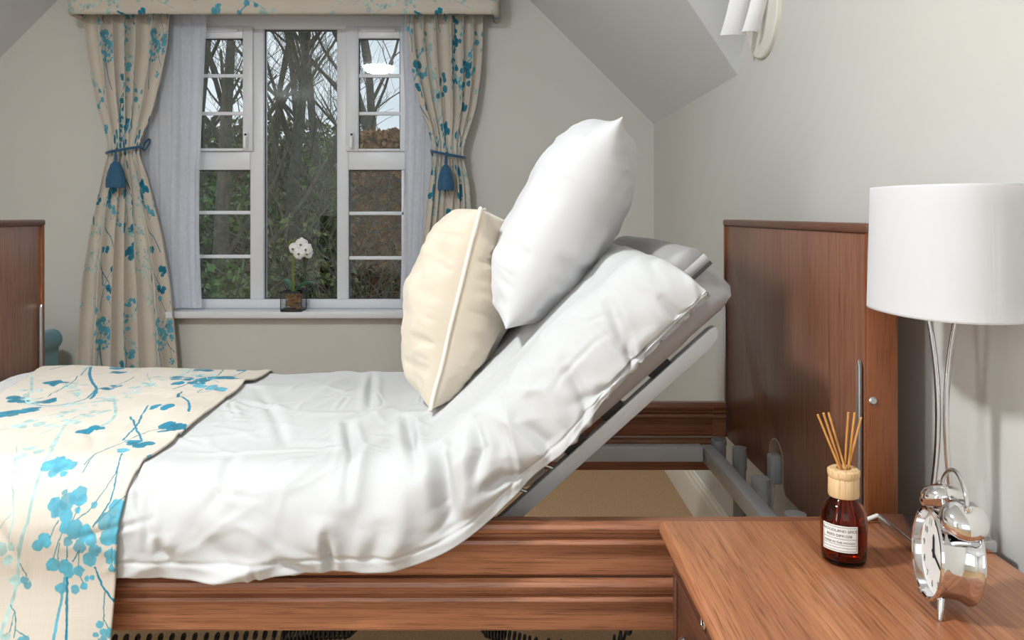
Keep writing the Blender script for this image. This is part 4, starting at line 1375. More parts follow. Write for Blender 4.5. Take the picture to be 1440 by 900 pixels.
def shade():
    n = 300
    zb, zt = Z(.158), Z(-.043)
    rows = [zb, zb + .004, zb + .03, (zb + zt) / 2, zt - .03, zt - .004, zt]
    V, Fc = [], []
    for layer, dr in ((0, 0), (1, -.003)):
        for z in rows:
            t = (z - zb) / (zt - zb)
            A, B = .094 - .004 * t, .150 - .008 * t
            band = 0.0012 if (z < zb + .005 or z > zt - .005) else 0
            for k in range(n):
                th = 2 * math.pi * k / n
                rip = .0006 * (1 if k % 2 else -1) if not band else band * .6
                e = 2.3
                cx = abs(math.cos(th)) ** (2 / e) * math.copysign(1, math.cos(th)); sy = abs(math.sin(th)) ** (2 / e) * math.copysign(1, math.sin(th))
                V.append((LX + (A + rip + dr) * cx, LY + (B + rip + dr) * sy, z))
    m = len(rows)
    for i in range(m - 1):
        for k in range(n):
            l = (k + 1) % n
            Fc.append((i * n + k, i * n + l, (i + 1) * n + l, (i + 1) * n + k))
            j = m + i
            Fc.append((j * n + l, j * n + k, (j + 1) * n + k, (j + 1) * n + l))
    for k in range(n):
        l = (k + 1) % n
        Fc.append((l, k, m * n + k, m * n + l))
        Fc.append(((m - 1) * n + k, (m - 1) * n + l, (2 * m - 1) * n + l, (2 * m - 1) * n + k))
    o = obj('lamp_shade', V, Fc, M['shade'], lamp, True)
    return o
shade()
cord = tube('lamp_cord', [(PX(1216, 1.39), 1.385, TOPZ + .006), (PX(1232, 1.39), 1.388, TOPZ + .012), (PX(1248, 1.39), 1.388, TOPZ + .010), (PX(1268, 1.37), 1.375, TOPZ + .005), (PX(1288, 1.355), 1.357, TOPZ + .005), (.69, 1.345, TOPZ + .022)], .0035, M['cable'], None, 8)
tag(cord, 'thin white cord trailing between the diffuser and the lamp base', 'cord')

# ------------------------------------------------------------------ reed diffuser
DXc, DYc = .515, 1.238
dif = thing('reed_diffuser', 'amber glass reed diffuser with white label and wooden collar', 'diffuser', (DXc, DYc, TOPZ))
prof = [(.0001, 0), (.027, 0), (.0305, .002), (.032, .006), (.033, .03), (.0335, .06), (.0325, .072), (.029, .083), (.023, .091), (.019, .095), (.0175, .098), (.0175, .112)]
inner = [(.0150, .112), (.0150, .099), (.020, .089), (.0265, .080), (.0298, .070), (.0308, .058), (.0300, .03), (.0290, .010), (.026, .006), (.0001, .006)]
bottle = lathe('bottle', prof + inner, M['amber'], dif, 48, (DXc, DYc, TOPZ), None, 60)
liq = [(.0001, .0062), (.0255, .0062), (.0285, .0102), (.0294, .03), (.0300, .050), (.0001, .050)]
mo, nto, bo, No, Lo = new_mat('amber_oil')
bo.inputs['Transmission Weight'].default_value = 1.0; bo.inputs['IOR'].default_value = 1.2; bo.inputs['Roughness'].default_value = 0.02
nn_ = No.new('ShaderNodeTexNoise'); rr_ = No.new('ShaderNodeValToRGB')
rr_.color_ramp.elements[0].color = (0.62, 0.24, 0.08, 1); rr_.color_ramp.elements[1].color = (0.70, 0.30, 0.10, 1)
Lo.new(nn_.outputs['Fac'], rr_.inputs['Fac']); Lo.new(rr_.outputs['Color'], bo.inputs['Base Color'])
lathe('oil', liq, mo, dif, 40, (DXc, DYc, TOPZ), None, 60)
lathe('collar', [(.0165, .098), (.0215, .098), (.0225, .100), (.0222, .124), (.0215, .126), (.0228, .128), (.0235, .132), (.0232, .137), (.020, .1395), (.011, .1395), (.010, .135), (.010, .11)], M['collar'], dif, 48, (DXc, DYc, TOPZ), None, 30)
def reed(px, py, bx_, by_):
    """from pixel of the tip to the foot inside the bottle"""
    Yt = DYc + random.uniform(-.02, .02)
    tip = Vector((PX(px, Yt), Yt, PZ(py, Yt)))
    neck = Vector((DXc + bx_, DYc + by_, TOPZ + .137))
    d = (neck - tip).normalized()
    foot = neck + d * ((TOPZ + .009 - neck.z) / d.z)
    rad = Vector((foot.x - DXc, foot.y - DYc, 0))
    if rad.length > .024: foot = Vector((DXc, DYc, foot.z)) + rad.normalized() * .024
    V, Fc = tube_data([tip[:], neck[:], foot[:]], .0017, 8)
    auto_smooth(obj('reed', V, Fc, M['reed'], dif), 50)
for a in ((1150, 583, -.006, -.003), (1158, 581, -.002, .003), (1165, 580, .001, -.004), (1193, 580, .003, .004), (1202, 580, .006, -.001), (1211, 587, .007, .002)):
    reed(*a)
# curved paper label with print
LAB0 = math.atan2(-1, -.52) - .10      # direction of label middle, facing the camera side
def on_bottle(ang, z, dr): 
    r = .0338 + dr
    return (DXc + r * math.cos(ang), DYc + r * math.sin(ang), TOPZ + z)
lz0, lz1, half = .024, .063, .78
V = [on_bottle(LAB0 + half * (2 * i / 30 - 1), z, .0003) for i in range(31) for z in (lz0, lz1)]
label_o = obj('label', V, [(2 * i, 2 * i + 2, 2 * i + 3, 2 * i + 1) for i in range(30)], M['paper'], dif, True)
def ruled(z, th=.0005, a=half - .06):
    V = [on_bottle(LAB0 + a * (2 * i / 30 - 1), zz, .0006) for i in range(31) for zz in (z, z + th)]
    return V
V, Fc = [], []
for z in (lz0 + .002, lz1 - .0025, lz0 + .0105, lz0 + .0195, lz0 + .0065):
    o = len(V); V += ruled(z); Fc += [(o + 2 * i, o + 2 * i + 2, o + 2 * i + 3, o + 2 * i + 1) for i in range(30)]
for sg in (-1, 1):
    o = len(V); a0 = LAB0 + sg * (half - .06)
    V += [on_bottle(a0, lz0 + .002, .0006), on_bottle(a0 + .015, lz0 + .002, .0006), on_bottle(a0 + .015, lz1 - .002, .0006), on_bottle(a0, lz1 - .002, .0006)]
    Fc.append((o, o + 1, o + 2, o + 3))
obj('label_rules', V, Fc, M['ink'], label_o)
def text_mesh(body, size):
    cu = bpy.data.curves.new('text', 'FONT'); cu.body = body; cu.size = size; cu.align_x = 'CENTER'; cu.resolution_u = 2
    t = bpy.data.objects.new('text', cu); COL.objects.link(t)
    dg = bpy.context.evaluated_depsgraph_get()
    me = bpy.data.meshes.new_from_object(t.evaluated_get(dg))
    V = np.array([v.co[:] for v in me.vertices]); Fc = [tuple(p.vertices) for p in me.polygons]
    bpy.data.objects.remove(t, do_unlink=True); bpy.data.curves.remove(cu); bpy.data.meshes.remove(me)
    return V, Fc
for body, z, size in (('WOODLAND SPICE', .0535, .0058), ('REED DIFFUSER', .0465, .0054), ('MADE IN THE WOODS', .0368, .0044)):
    V, Fc = text_mesh(body, size)
    obj('lettering', [on_bottle(LAB0 + v[0] / .0338, z + v[1], .0007) for v in V], Fc, M['ink'], label_o)

# ------------------------------------------------------------------ twin-bell alarm clock
CKc = Vector((.592, 1.088, TOPZ + .0705))
fwd = Vector((-.975, .17, .06)).normalized()           # the way the dial looks
side = Vector((0, 0, 1)).cross(fwd).normalized()       # across the dial
upv = fwd.cross(side).normalized()
if upv.z < 0: upv = -upv
CM = Matrix((side, upv, fwd)).transposed()             # local: x across, y up, z out of the dial
clock = thing('alarm_clock', 'chrome twin-bell alarm clock facing the bed', 'alarm clock', (CKc.x, CKc.y, TOPZ))
def cl(p): return (CKc + CM @ Vector(p))[:]
def clathe(name, prof, mat, parent, n=56, o=(0, 0, 0), Mx=None, ang=35):
    return lathe(name, prof, mat, parent, n, cl(o), CM @ Mx if Mx else CM, ang)
case = clathe('case', [(.0001, -.026), (.030, -.027), (.050, -.027), (.058, -.025), (.0605, -.022), (.0600, -.019), (.0565, -.015), (.0545, -.008), (.0540, .004), (.0545, .012), (.0565, .018), (.0590, .022), (.0600, .025), (.0590, .028), (.0565, .0285), (.0545, .027), (.0535, .020), (.0525, .0165)], M['chrome'], clock)
clathe('dial', [(.0001, .0174), (.0520, .0174), (.0524, .0167)], M['paper'], clock)
mg, _, _, Ng, Lg = new_mat('clock_glass')
M['cglass'] = glass_pane('clock_glass_pane', (.98, .98, .98, 1), .01, .1)
clathe('dial_glass', [(.0001, .0262), (.030, .0258), (.0535, .0245)], M['cglass'], clock)
V, Fc = [], []
for k in range(12):
    tv, tf = text_mesh(str(k if k else 12), .013)
    th = R(90 - 30 * k)
    # dial seen from the front: local x runs to the viewer's left, so mirror
    o = len(V)
    cxy = (.040 * math.cos(th), .040 * math.sin(th))
    for v in tv: V.append(cl((-(cxy[0] + v[0]) * -1 if False else (cxy[0] + v[0]), cxy[1] + v[1] - .0045, .0178)))
    Fc += [tuple(i + o for i in q) for q in tf]
obj('numerals', V, Fc, M['ink'], clock)
for ang, ln, w in ((R(100), .024, .0022), (R(-20), .034, .0016)):
    c_, s_ = math.cos(ang), math.sin(ang)
    pts = [(-.006, -w), (ln * .8, -w), (ln, 0), (ln * .8, w), (-.006, w)]
    Vh = [cl((x * c_ - y * s_, x * s_ + y * c_, z)) for z in (.0185, .0192) for x, y in pts]
    obj('hand', Vh, [(0, 1, 2, 3, 4), (9, 8, 7, 6, 5)] + [(i, (i + 1) % 5, 5 + (i + 1) % 5, 5 + i) for i in range(5)], M['black'], clock)
for sx in (-1, 1):
    tilt = R(32) * sx
    ax = Vector((math.sin(tilt), math.cos(tilt), 0))       # bell axis in the dial plane
    t1 = Vector((ax.y, -ax.x, 0)); t2 = Vector((0, 0, 1))
    BM_ = Matrix((t1, t2, ax)).transposed()
    pos = (.034 * sx, .054, -.002)
    bell = clathe('bell', [(.0255, .004), (.0275, .002), (.0290, .005), (.0285, .012), (.0255, .019), (.019, .0245), (.010, .0275), (.0001, .0283)], M['chrome'], clock, 48, pos, BM_)
    clathe('bell_post', [(.003, -.010), (.003, .026)], M['chrome'], bell, 14, pos, BM_)
    clathe('bell_nut', [(.005, .027), (.005, .031), (.0032, .034), (.0001, .035)], M['chrome'], bell, 16, pos, BM_)
h0, h1 = Vector((-.034 - .034 * math.sin(R(32)) * .9, .054 + .030, -.002)), Vector((.034 + .034 * math.sin(R(32)) * .9, .054 + .030, -.002))
hp = []
for i in range(21):
    t = i / 20
    x = -.046 + .092 * t
    y = .078 + .034 * math.sin(math.pi * t) ** .6
    hp.append(cl((x, y, -.002)))
tube('handle', hp, .0028, M['chrome'], clock, 10)
tube('hammer', [cl((0, .050, -.002)), cl((0, .072, -.002))], .0018, M['chrome'], clock, 8)
clathe('hammer_head', [(.0001, -.006), (.004, -.005), (.0045, .005), (.0001, .006)], M['chrome'], clock, 16, (0, .074, -.002), Matrix(((0, 0, 1), (0, 1, 0), (-1, 0, 0))))
for sx in (-1, 1):
    a = Vector(cl((.030 * sx, -.046, .016)))
    d = (CM @ Vector((.36 * sx, -1, .12))).normalized()
    k = (TOPZ - a.z) / d.z
    e = a + d * k
    tube('foot', [a[:], (a + d * k * .35)[:], (a + d * k * .93)[:], e[:]], [.0052, .0050, .0032, .0026], M['satin'], clock, 14)
# keys and winders on the back
for (x, y) in ((-.018, .01), (.018, .01), (0, -.022)):
    clathe('winder', [(.003, -.036), (.006, -.036), (.006, -.031), (.002, -.030), (.002, -.026)], M['satin'], clock, 14, (x, y, 0))

# ------------------------------------------------------------------ wall light on the right wall
sc_y = 2.50
scn = thing('wall_light', 'white wall light with two curved bands on a round plate', 'wall light', (XR, sc_y, Z(-.64)))
MX = Matrix(((0, 0, -1), (0, 1, 0), (1, 0, 0)))
lathe('wall_plate', [(.150, 0), (.150, .010), (.146, .014), (.0001, .016)], M['wall'] if False else M['gloss_white'], scn, 64, (XR, sc_y, Z(-.625)), MX)
def band(x0, x1, y0):
    """upright curved plate of the fitting, its lower end swept inwards"""
    nz, nx = 16, 8
    zb = Z(-.545)
    V, Fc = [], []
    for layer in (0, 1):
        for i in range(nz):
            s = i / (nz - 1)
            dx = -.034 * (1 - s) ** 2; dy = .055 * (1 - s) ** 3
            for k in range(nx):
                t = k / (nx - 1)
                bow = .012 * (1 - (2 * t - 1) ** 2)
                V.append((x0 + dx + (x1 - x0) * t, y0 + dy - bow + layer * .005, zb + .30 * s))
    m = nz * nx
    for i in range(nz - 1):
        for k in range(nx - 1):
            q = (i * nx + k, i * nx + k + 1, (i + 1) * nx + k + 1, (i + 1) * nx + k)
            Fc.append(q); Fc.append(tuple(m + j for j in q[::-1]))
    rim = [k for k in range(nx)] + [i * nx + nx - 1 for i in range(1, nz)] + [(nz - 1) * nx + k for k in range(nx - 2, -1, -1)] + [i * nx for i in range(nz - 2, 0, -1)]
    for p, q in zip(rim, rim[1:] + rim[:1]): Fc.append((q, p, m + p, m + q))
    return auto_smooth(obj('shade_band', V, Fc, M['white_plastic'], scn), 40)
band(.698, .775, sc_y - .05)
band(.750, .798, sc_y - .10)
box('lamp_bracket', XR - .09, XR - .010, sc_y - .03, sc_y + .03, Z(-.61), Z(-.74), M['white_plastic'], scn, .004)
lathe('lamp_bulb', [(.0001, 0), (.014, .004), (.018, .016), (.014, .03), (.010, .045), (.0001, .046)], M['paper'], scn, 20, (XR - .06, sc_y, Z(-.565)))

# ------------------------------------------------------------------ ceiling light (its glow is mirrored in the window)
cl_y = 0.85
cX, cZ = -1.22, ZC
cell = thing('ceiling_light', 'round white ceiling light mirrored in the window pane', 'ceiling light', (cX, cl_y, cZ))
lathe('ceiling_plate', [(.155, 0), (.155, -.012), (.150, -.016), (.0001, -.016)], M['white_plastic'], cell, 48, (cX, cl_y, cZ))
lathe('glass_dome', [(.145, -.016), (.142, -.035), (.120, -.060), (.080, -.076), (.040, -.082), (.0001, -.083)], M['glow'], cell, 48, (cX, cl_y, cZ))

# ------------------------------------------------------------------ orchid on the sill
ox, oy = PX(412, 4.31), 4.325
orc = thing('potted_orchid', 'white orchid in a square glass pot on the window sill', 'plant', (ox, oy, SILL))
M['potglass'] = glass_pane('clear_pot_glass', (0.90, 0.92, 0.92, 1))
hw = .055
bm = bmesh.new()
for q in ((-hw, hw, -hw, -hw + .004), (-hw, hw, hw - .004, hw), (-hw, -hw + .004, -hw + .004, hw - .004), (hw - .004, hw, -hw + .004, hw - .004)):
    add_box(bm, ox + q[0], ox + q[1], oy + q[2], oy + q[3], SILL + .012, SILL + .105)
pot = bm_obj('glass_pot', bm, M['potglass'], orc)
box('pot_base', ox - hw - .001, ox + hw + .001, oy - hw - .001, oy + hw + .001, SILL, SILL + .012, M['black'], pot, .002)
bm = bmesh.new()
e = hw + .0015
for q in ((-e, e, -e, -e + .006), (-e, e, e - .006, e), (-e, -e + .006, -e, e), (e - .006, e, -e, e)):
    add_box(bm, ox + q[0], ox + q[1], oy + q[2], oy + q[3], SILL + .096, SILL + .106)
for a, b_ in ((-e, -e), (e - .004, -e), (-e, e - .004), (e - .004, e - .004)):
    add_box(bm, ox + a, ox + a + .004, oy + b_, oy + b_ + .004, SILL + .01, SILL + .1)
bm_obj('pot_rim', bm, M['black'], pot)
V, Fc = [], []
rgo = random.Random(3)
for k in range(70):
    c = Vector((ox + rgo.uniform(-.038, .038), oy + rgo.uniform(-.038, .038), SILL + .016 + rgo.uniform(0, .066)))
    o = len(V); s = rgo.uniform(.008, .014)
    for dx in (-1, 1):
        for dy in (-1, 1):
            for dz in (-.6, .6):
                V.append((c.x + dx * s * rgo.uniform(.5, 1), c.y + dy * s * rgo.uniform(.5, 1), c.z + dz * s * rgo.uniform(.5, 1)))
    Fc += [tuple(o + i for i in q_) for q_ in ((0, 1, 3, 2), (4, 6, 7, 5), (0, 4, 5, 1), (2, 3, 7, 6), (0, 2, 6, 4), (1, 5, 7, 3))]
tag(obj('bark_chips', V, Fc, M['bark_chip'], orc), kind='stuff')
def leaf(tip, bend, w):
    b0 = Vector((ox, oy, SILL + .085)); tip = Vector(tip)
    n = 12
    V, Fc = [], []
    d = (tip - b0); sd = Vector((-d.y, d.x, 0)); sd = sd.normalized() if sd.length > 1e-4 else Vector((0, 1, 0))
    for i in range(n + 1):
        t = i / n
        p = b0 + d * t + Vector((0, 0, bend * math.sin(math.pi * t * .9)))
        ww = w * math.sin(math.pi * min(1, t * .85 + .12)) ** .8
        V += [(p - sd * ww + Vector((0, 0, ww * .35)))[:], p[:], (p + sd * ww + Vector((0, 0, ww * .35)))[:]]
    for i in range(n):
        for k in range(2): Fc.append((i * 3 + k, i * 3 + k + 1, i * 3 + 4 + k, i * 3 + 3 + k))
    o = obj('leaf', V, Fc, M['leaf'], orc, True)
    md = o.modifiers.new('thickness', 'SOLIDIFY'); md.thickness = .002
leaf((PX(386, 4.30), 4.285, PZ(393, 4.3)), .028, .024)
leaf((PX(445, 4.30), 4.28, PZ(401, 4.3)), .030, .024)
leaf((PX(396, 4.33), 4.36, PZ(398, 4.3)), .03, .02)
leaf((PX(433, 4.33), 4.37, PZ(402, 4.3)), .02, .02)
sp = [(ox, oy, SILL + .06), (ox - .002, oy, SILL + .2), (ox + .002, oy - .005, SILL + .30), (PX(413, 4.31), 4.31, PZ(350, 4.31)), (PX(418, 4.30), 4.30, PZ(342, 4.3)), (PX(428, 4.29), 4.29, PZ(342, 4.29))]
tube('stem', sp, [.007, .006, .005, .004, .003, .002], M['stem'], orc, 8)
tube('support_cane', [(ox - .008, oy + .004, SILL + .05), (ox - .006, oy + .004, SILL + .36)], .004, M['stem'], orc, 8)
def flower(px, py, yy, sz, tw):
    c = Vector((PX(px, yy), yy, PZ(py, yy)))
    V, Fc = [], []
    for k in range(5):
        a = tw + 2 * math.pi * k / 5
        wide = 1.25 if k in (1, 4) else .85
        dirv = Vector((math.cos(a), 0, math.sin(a))); sdv = Vector((-math.sin(a), 0, math.cos(a)))
        o = len(V)
        for i in range(7):
            t = i / 6
            ww = sz * .55 * wide * math.sin(math.pi * (t * .8 + .12))
            p = c + dirv * sz * t + Vector((0, -.012 + .02 * t * t, 0))
            V += [(p - sdv * ww)[:], (p + Vector((0, -.004, 0)))[:], (p + sdv * ww)[:]]
        for i in range(6):
            for q_ in range(2): Fc.append((o + i * 3 + q_, o + i * 3 + q_ + 1, o + i * 3 + 4 + q_, o + i * 3 + 3 + q_))
    f = obj('flower', V, Fc, M['petal'], orc, True)
    lathe('flower_lip', [(.0001, 0), (.004, .002), (.006, .008), (.003, .014), (.0001, .015)], M['stem'], f, 10, (c.x, c.y - .014, c.z - .004), Matrix(((1, 0, 0), (0, 0, -1), (0, 1, 0))))
for a in ((413, 349, 4.295, .030, .3), (424, 343, 4.29, .034, 1.6), (431, 350, 4.28, .032, .9), (421, 356, 4.275, .034, 2.2), (433, 356, 4.30, .028, .1)):
    flower(*a)
for i, (px, py) in enumerate(((407, 341), (410, 338), (413, 340), (406, 346), (437, 347))):
    lathe('bud', [(.0001, -.008), (.005, -.004), (.006, .002), (.003, .008), (.0001, .010)], M['stem'], orc, 10, (PX(px, 4.3), 4.3, PZ(py, 4.3)))

# ------------------------------------------------------------------ teal armchair between foot board and curtain
ax0, ax1, ay0, ay1 = PX(88, 4.11) - .66, PX(88, 4.11), 3.50, 4.14
chair = thing('armchair', 'teal velvet scroll-arm chair behind the footboard', 'armchair', ((ax0 + ax1) / 2, 3.82, 0))
def scroll(x, s):
    top = PZ(462, 4.11)
    pts = [(x - s * .085, .16), (x - s * .022, .16), (x - s * .022, top - .13)]
    cx, cz, r = x - s * .052, top - .052, .052
    for t in np.linspace(R(-50), R(215), 18):
        pts.append((cx + s * r * math.cos(t), cz + r * math.sin(t)))
    pts.append((x - s * .10, top - .14))
    if s < 0: pts = pts[::-1]
    return pts
for x, s in ((ax1, 1), (ax0, -1)):
    prism('arm', scroll(x, s), 'Y', ay0, ay1 - .03, M['teal'], chair, 40)
box('seat_base', ax0 + .08, ax1 - .08, ay0 + .01, ay1 - .05, .16, .34, M['teal'], chair, .015, 3)
box('seat_cushion', ax0 + .10, ax1 - .10, ay0 - .01, ay1 - .14, .34, .46, M['teal'], chair, .04, 4)
box('backrest', ax0 + .09, ax1 - .12, ay1 - .15, ay1, .30, .70, M['teal'], chair, .05, 4)
for x in (ax0 + .1, ax1 - .1):
    for y in (ay0 + .06, ay1 - .1):
        lathe('leg', [(.012, 0), (.016, .02), (.022, .16), (.0001, .161)], M['deskb'], chair, 16, (x, y, 0))

# ------------------------------------------------------------------ black coiled leads under the bed
def coil(label, pts, turns, rad):
    P = []
    n = turns * 12
    A = np.array(pts)
    L = np.linspace(0, 1, len(A))
    for i in range(n + 1):
        t = i / n
        c = np.array([np.interp(t, L, A[:, j]) for j in range(3)])
        th = 2 * math.pi * turns * t
        P.append((c[0] + .3 * rad * math.cos(th), c[1] + rad * math.cos(th), c[2] + rad * math.sin(th)))
    o = tube('coiled_lead', P, .0032, M['black'], None, 6)
    return tag(o, label, 'lead', 'coiled leads under the bed')
def up(px, py, Y): return (PX(px, Y), Y, PZ(py, Y))
coil('black coiled lead sagging under the bed nearer the runner', [up(60, 905, 1.8), up(180, 902, 1.8), up(300, 900, 1.8), up(400, 895, 1.8), up(440, 890, 1.8), up(490, 888, 1.8), up(520, 860, 1.8), up(560, 835, 1.8)], 52, .013)
coil('black coiled lead sagging under the bed nearer the cabinet', [up(660, 850, 1.8), up(685, 886, 1.8), up(710, 895, 1.8), up(750, 906, 1.8), up(850, 915, 1.8), up(900, 870, 1.8), up(915, 835, 1.8)], 34, .013)

# ------------------------------------------------------------------ outside: wooded bank in winter
def bank_z(x, y):
    return -1.2 + 3.6 * float(sstep(6.5, 24, np.array(float(y)))) + .25 * math.sin(x * .7 + y * .3)
nx, ny = 50, 40
V = []
for i in range(nx):
    for j in range(ny):
        x = -22 + 30 * i / (nx - 1); y = 4.7 + 27 * j / (ny - 1)
        V.append((x, y, bank_z(x, y) + .12 * random.uniform(-1, 1)))
g = obj('ground', V, grid_faces(nx, ny), M['ground'], None, True)
tag(g, kind='structure')

def grow(base, height, lean, seed, levels=4, r0=.14, spread=.55):
    """trunk points and a list of branch tubes"""
    rg = random.Random(seed)
    TV, TF, BV, BF = [], [], [], []
    def add(V0, F0, pts, rr, n):
        v, f = tube_data(pts, rr, n, caps=False)
        o = len(V0); V0 += v; F0 += [tuple(i + o for i in q) for q in f]
    def seg(p, d, length, r, lv):
        pts, rr = [p], [r]
        k = 6 if lv == 0 else 4
        q = Vector(p)
        for i in range(k):
            d = (d + Vector((rg.uniform(-1, 1), rg.uniform(-1, 1), rg.uniform(-.6, .8))) * (.10 if lv == 0 else .22)).normalized()
            q = q + d * length / k
            pts.append(q.copy()); rr.append(r * (1 - .55 * (i + 1) / k))
        if lv == 0: add(TV, TF, pts, rr, 9)
        else: add(BV, BF, pts, rr, 5 if lv < 3 else 3)
        if lv >= levels: return
        nb = (7, 4, 4, 4)[min(lv, 3)]
        for b in range(nb):
            t = rg.uniform(.35, 1.0) if lv else .16 + .84 * (b + rg.random()) / nb
            i = min(int(t * k), k - 1)
            pp = Vector(pts[i]).lerp(Vector(pts[i + 1]), t * k - i)
            az = rg.uniform(0, 6.28)
            out = Vector((math.cos(az), math.sin(az) * .7, 0))
            nd = (d * (1 - spread) + out * spread + Vector((0, 0, .25))).normalized()
            seg(pp, nd, length * rg.uniform(.42, .68), max(rr[i] * rg.uniform(.34, .52), .0035), lv + 1)
    seg(Vector(base), Vector((lean, 0, 1)).normalized(), height, r0, 0)
    return TV, TF, BV, BF

def leaves(points, size, rg, flat=False):
    V, Fc = [], []
    for p in points:
        a = Vector((rg.uniform(-1, 1), rg.uniform(-1, 1), rg.uniform(-1, 1))).normalized()
        b = a.cross(Vector((rg.uniform(-1, 1), rg.uniform(-1, 1), rg.uniform(-1, 1)))).normalized()
        s = size * rg.uniform(.6, 1.3); o = len(V)
        p = Vector(p)
        V += [(p - a * s)[:], (p + b * s * .6)[:], (p + a * s)[:], (p - b * s * .6)[:]]
        Fc.append((o, o + 1, o + 2, o + 3))
    return V, Fc

def tree(label, px, Y, height, lean, seed, r0, ivy=0, levels=4):
    x = PX(px, Y); zb = bank_z(x, Y) - .15
    t = thing('bare_tree', label, 'tree', (x, Y, zb), 'bare trees outside the window')
    TV, TF, BV, BF = grow((x, Y, zb), height, lean, seed, levels, r0)
    obj('trunk', TV, TF, M['bark'], t, True)
    obj('branches', BV, BF, M['twig'], t, True)
    if ivy:
        rg = random.Random(seed + 1)
        T = np.array(TV).reshape(-1, 9, 3)
        pts = []
        for k in range(ivy):
            i = rg.choice((0, 0, 0, 1)); f = rg.random(); j = rg.randrange(9)
            p = T[i, j] * (1 - f) + T[i + 1, j] * f
            c = T[i].mean(0) * (1 - f) + T[i + 1].mean(0) * f
            d = p - c
            pts.append(tuple(c + d * rg.uniform(1.0, 2.6)))
        V, Fc = leaves(pts, .06, rg)
        tag(obj('ivy', V, Fc, M['ivy'], t), kind='stuff')
tree('bare tree with forked trunk in the left of the middle pane', 392, 11.0, 4.4, .03, 5, .11, 700)
tree('slim bare tree right of centre through the middle pane', 452, 13.0, 5.0, .02, 12, .09)
tree('ivy-clad bare tree seen through the left panes', 312, 10.0, 4.2, -.02, 33, .12, 1300)
tree('bare tree with spreading boughs through the right panes', 548, 14.0, 5.0, -.06, 47, .11)
tree('thin bare tree far behind the forked one', 380, 17.0, 5.0, .05, 58, .08, 0, 3)
tree('bare tree leaning far off behind the orchid', 424, 18.0, 5.8, -.04, 61, .09, 0, 3)
tree('bare tree far off at the edge of the left panes', 288, 15.0, 5.2, .04, 72, .12)
tree('distant bare tree behind the copper hedge', 520, 19.0, 6.0, .03, 83, .12)

def shrub(label, px, Y, w, h, n_tw, n_lf, seed, leafmat, size=.05, group='shrubs on the bank outside'):
    x = PX(px, Y); zb = bank_z(x, Y) - .1
    t = thing('wild_shrub', label, 'shrub', (x, Y, zb), group)
    rg = random.Random(seed)
    V, Fc = [], []
    for k in range(n_tw):
        p = Vector((x + rg.uniform(-.35, .35) * w, Y + rg.uniform(-.3, .3) * w, zb))
        d = Vector((rg.uniform(-1, 1), rg.uniform(-1, 1), rg.uniform(.3, 1.6))).normalized()
        pts = [p]
        for i in range(6):
            d = (d + Vector((rg.uniform(-.5, .5), rg.uniform(-.5, .5), rg.uniform(-.45, .2)))).normalized()
            p = p + d * h * .24
            pts.append(p.copy())
        v, f = tube_data(pts, [.012, .011, .010, .008, .007, .005, .003], 4, caps=False)
        o = len(V); V += v; Fc += [tuple(i + o for i in q) for q in f]
    tag(obj('twigs', V, Fc, M['twig'], t, True), kind='stuff')
    if n_lf:
        pts = []
        for k in range(n_lf):
            th, ph, r = rg.uniform(0, 6.28), math.acos(rg.uniform(-.2, 1)), rg.random() ** .4
            pts.append((x + w * .5 * r * math.sin(ph) * math.cos(th), Y + w * .5 * r * math.sin(ph) * math.sin(th), zb + h * max(0, r * math.cos(ph)) + rg.uniform(0, .2)))
        V, Fc = leaves(pts, size, rg)
        tag(obj('foliage', V, Fc, leafmat, t), kind='stuff')
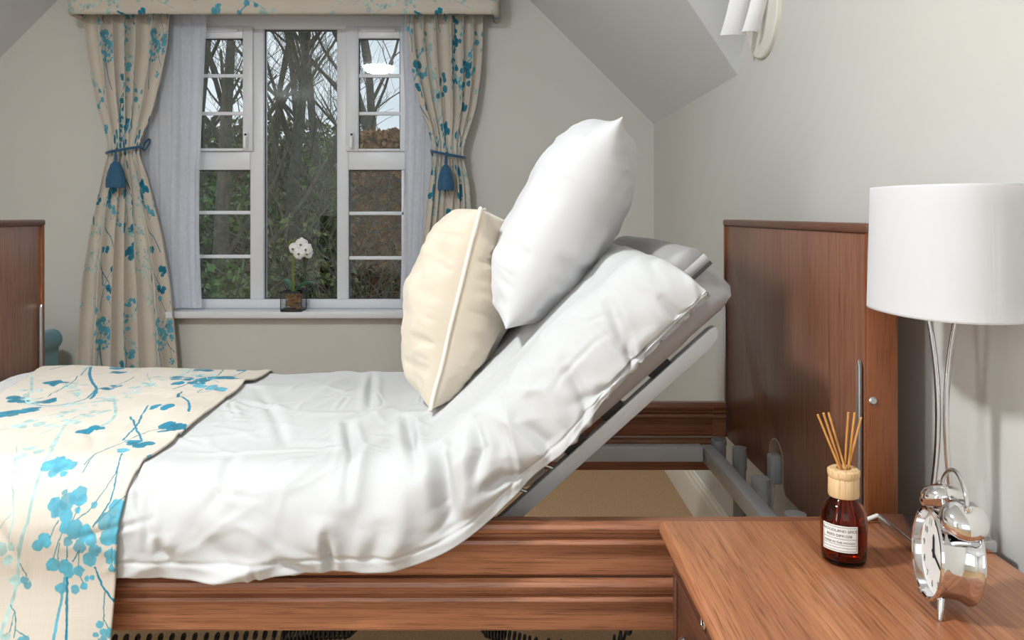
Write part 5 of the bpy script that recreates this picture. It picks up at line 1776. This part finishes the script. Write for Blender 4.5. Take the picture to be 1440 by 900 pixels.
sh = [('dark evergreen shrub at the foot of the left panes', 305, 7.6, 1.5, 1.9, 40, 2600, 201, 'ivy', .05),
      ('green shrub behind the window frame left of the orchid', 352, 7.8, 1.2, 1.5, 30, 1500, 202, 'ivy', .05),
      ('olive bramble thicket directly behind the orchid', 415, 9.0, 2.0, 2.1, 110, 1500, 203, 'bramble', .045),
      ('tangle of bare twigs right of the orchid', 462, 8.4, 1.6, 1.7, 150, 500, 204, 'bramble', .04),
      ('tangle of pale bare twigs below the right panes', 532, 8.0, 2.2, 1.6, 190, 300, 205, 'bramble', .04),
      ('tall olive thicket high on the bank behind the middle pane', 425, 13.5, 4.0, 1.5, 160, 3600, 206, 'bramble', .07),
      ('dark thicket high on the bank behind the left panes', 300, 12.5, 3.2, 1.9, 140, 3600, 207, 'ivy', .07),
      ('olive evergreen bough cluster between middle and right panes', 470, 12.0, 1.6, 2.4, 60, 1800, 208, 'ivy', .06),
      ('far brown thicket on the skyline behind the middle pane', 400, 20.0, 6.0, 1.5, 200, 4200, 209, 'bramble', .09),
      ('far brown thicket on the skyline behind the left panes', 270, 19.0, 4.0, 1.5, 160, 3600, 210, 'bramble', .09)]
for (lb, px, Y, w, h, nt_, nl, sd, lm, sz) in sh:
    shrub(lb, px, Y, w, h, nt_, nl, sd, M[lm], sz)

# copper-leaved hedge behind the right panes
hx0, hx1, hy, hz0, hz1 = PX(489, 11.0), PX(640, 11.0), 11.0, -1.0, PZ(188, 11.0)
hedge = thing('copper_hedge', 'clipped copper-brown hedge behind the right window panes', 'hedge', ((hx0 + hx1) / 2, hy, bank_z((hx0 + hx1) / 2, hy)))
rg = random.Random(9)
box('hedge_core', hx0 + .15, hx1 - .15, hy + .15, hy + .75, hz0 + .2, hz1 - .15, M['copper'], hedge, .1)
pts = [(rg.uniform(hx0, hx1), hy + rg.random() ** 1.5 * .5, rg.uniform(hz0, hz1)) for k in range(6000)] + [(rg.uniform(hx0, hx1), hy + rg.uniform(0, .9), hz1 + rg.uniform(-.1, .06)) for k in range(900)]
V, Fc = leaves(pts, .06, rg)
tag(obj('hedge_leaves', V, Fc, M['copper'], hedge), kind='stuff')
V, Fc = [], []
for k in range(120):
    p = Vector((rg.uniform(hx0, hx1), hy - .03, rg.uniform(hz0, hz1 - .4)))
    pts = [p]; d = Vector((rg.uniform(-1, 1), -.1, rg.uniform(-.2, 1))).normalized()
    for i in range(4):
        d = (d + Vector((rg.uniform(-.4, .4), 0, rg.uniform(-.3, .4)))).normalized(); p = p + d * .18; pts.append(p.copy())
    v, f = tube_data(pts, [.010, .009, .007, .005, .003], 4, caps=False)
    o = len(V); V += v; Fc += [tuple(i + o for i in q_) for q_ in f]
tag(obj('hedge_twigs', V, Fc, M['twig'], hedge, True), kind='stuff')
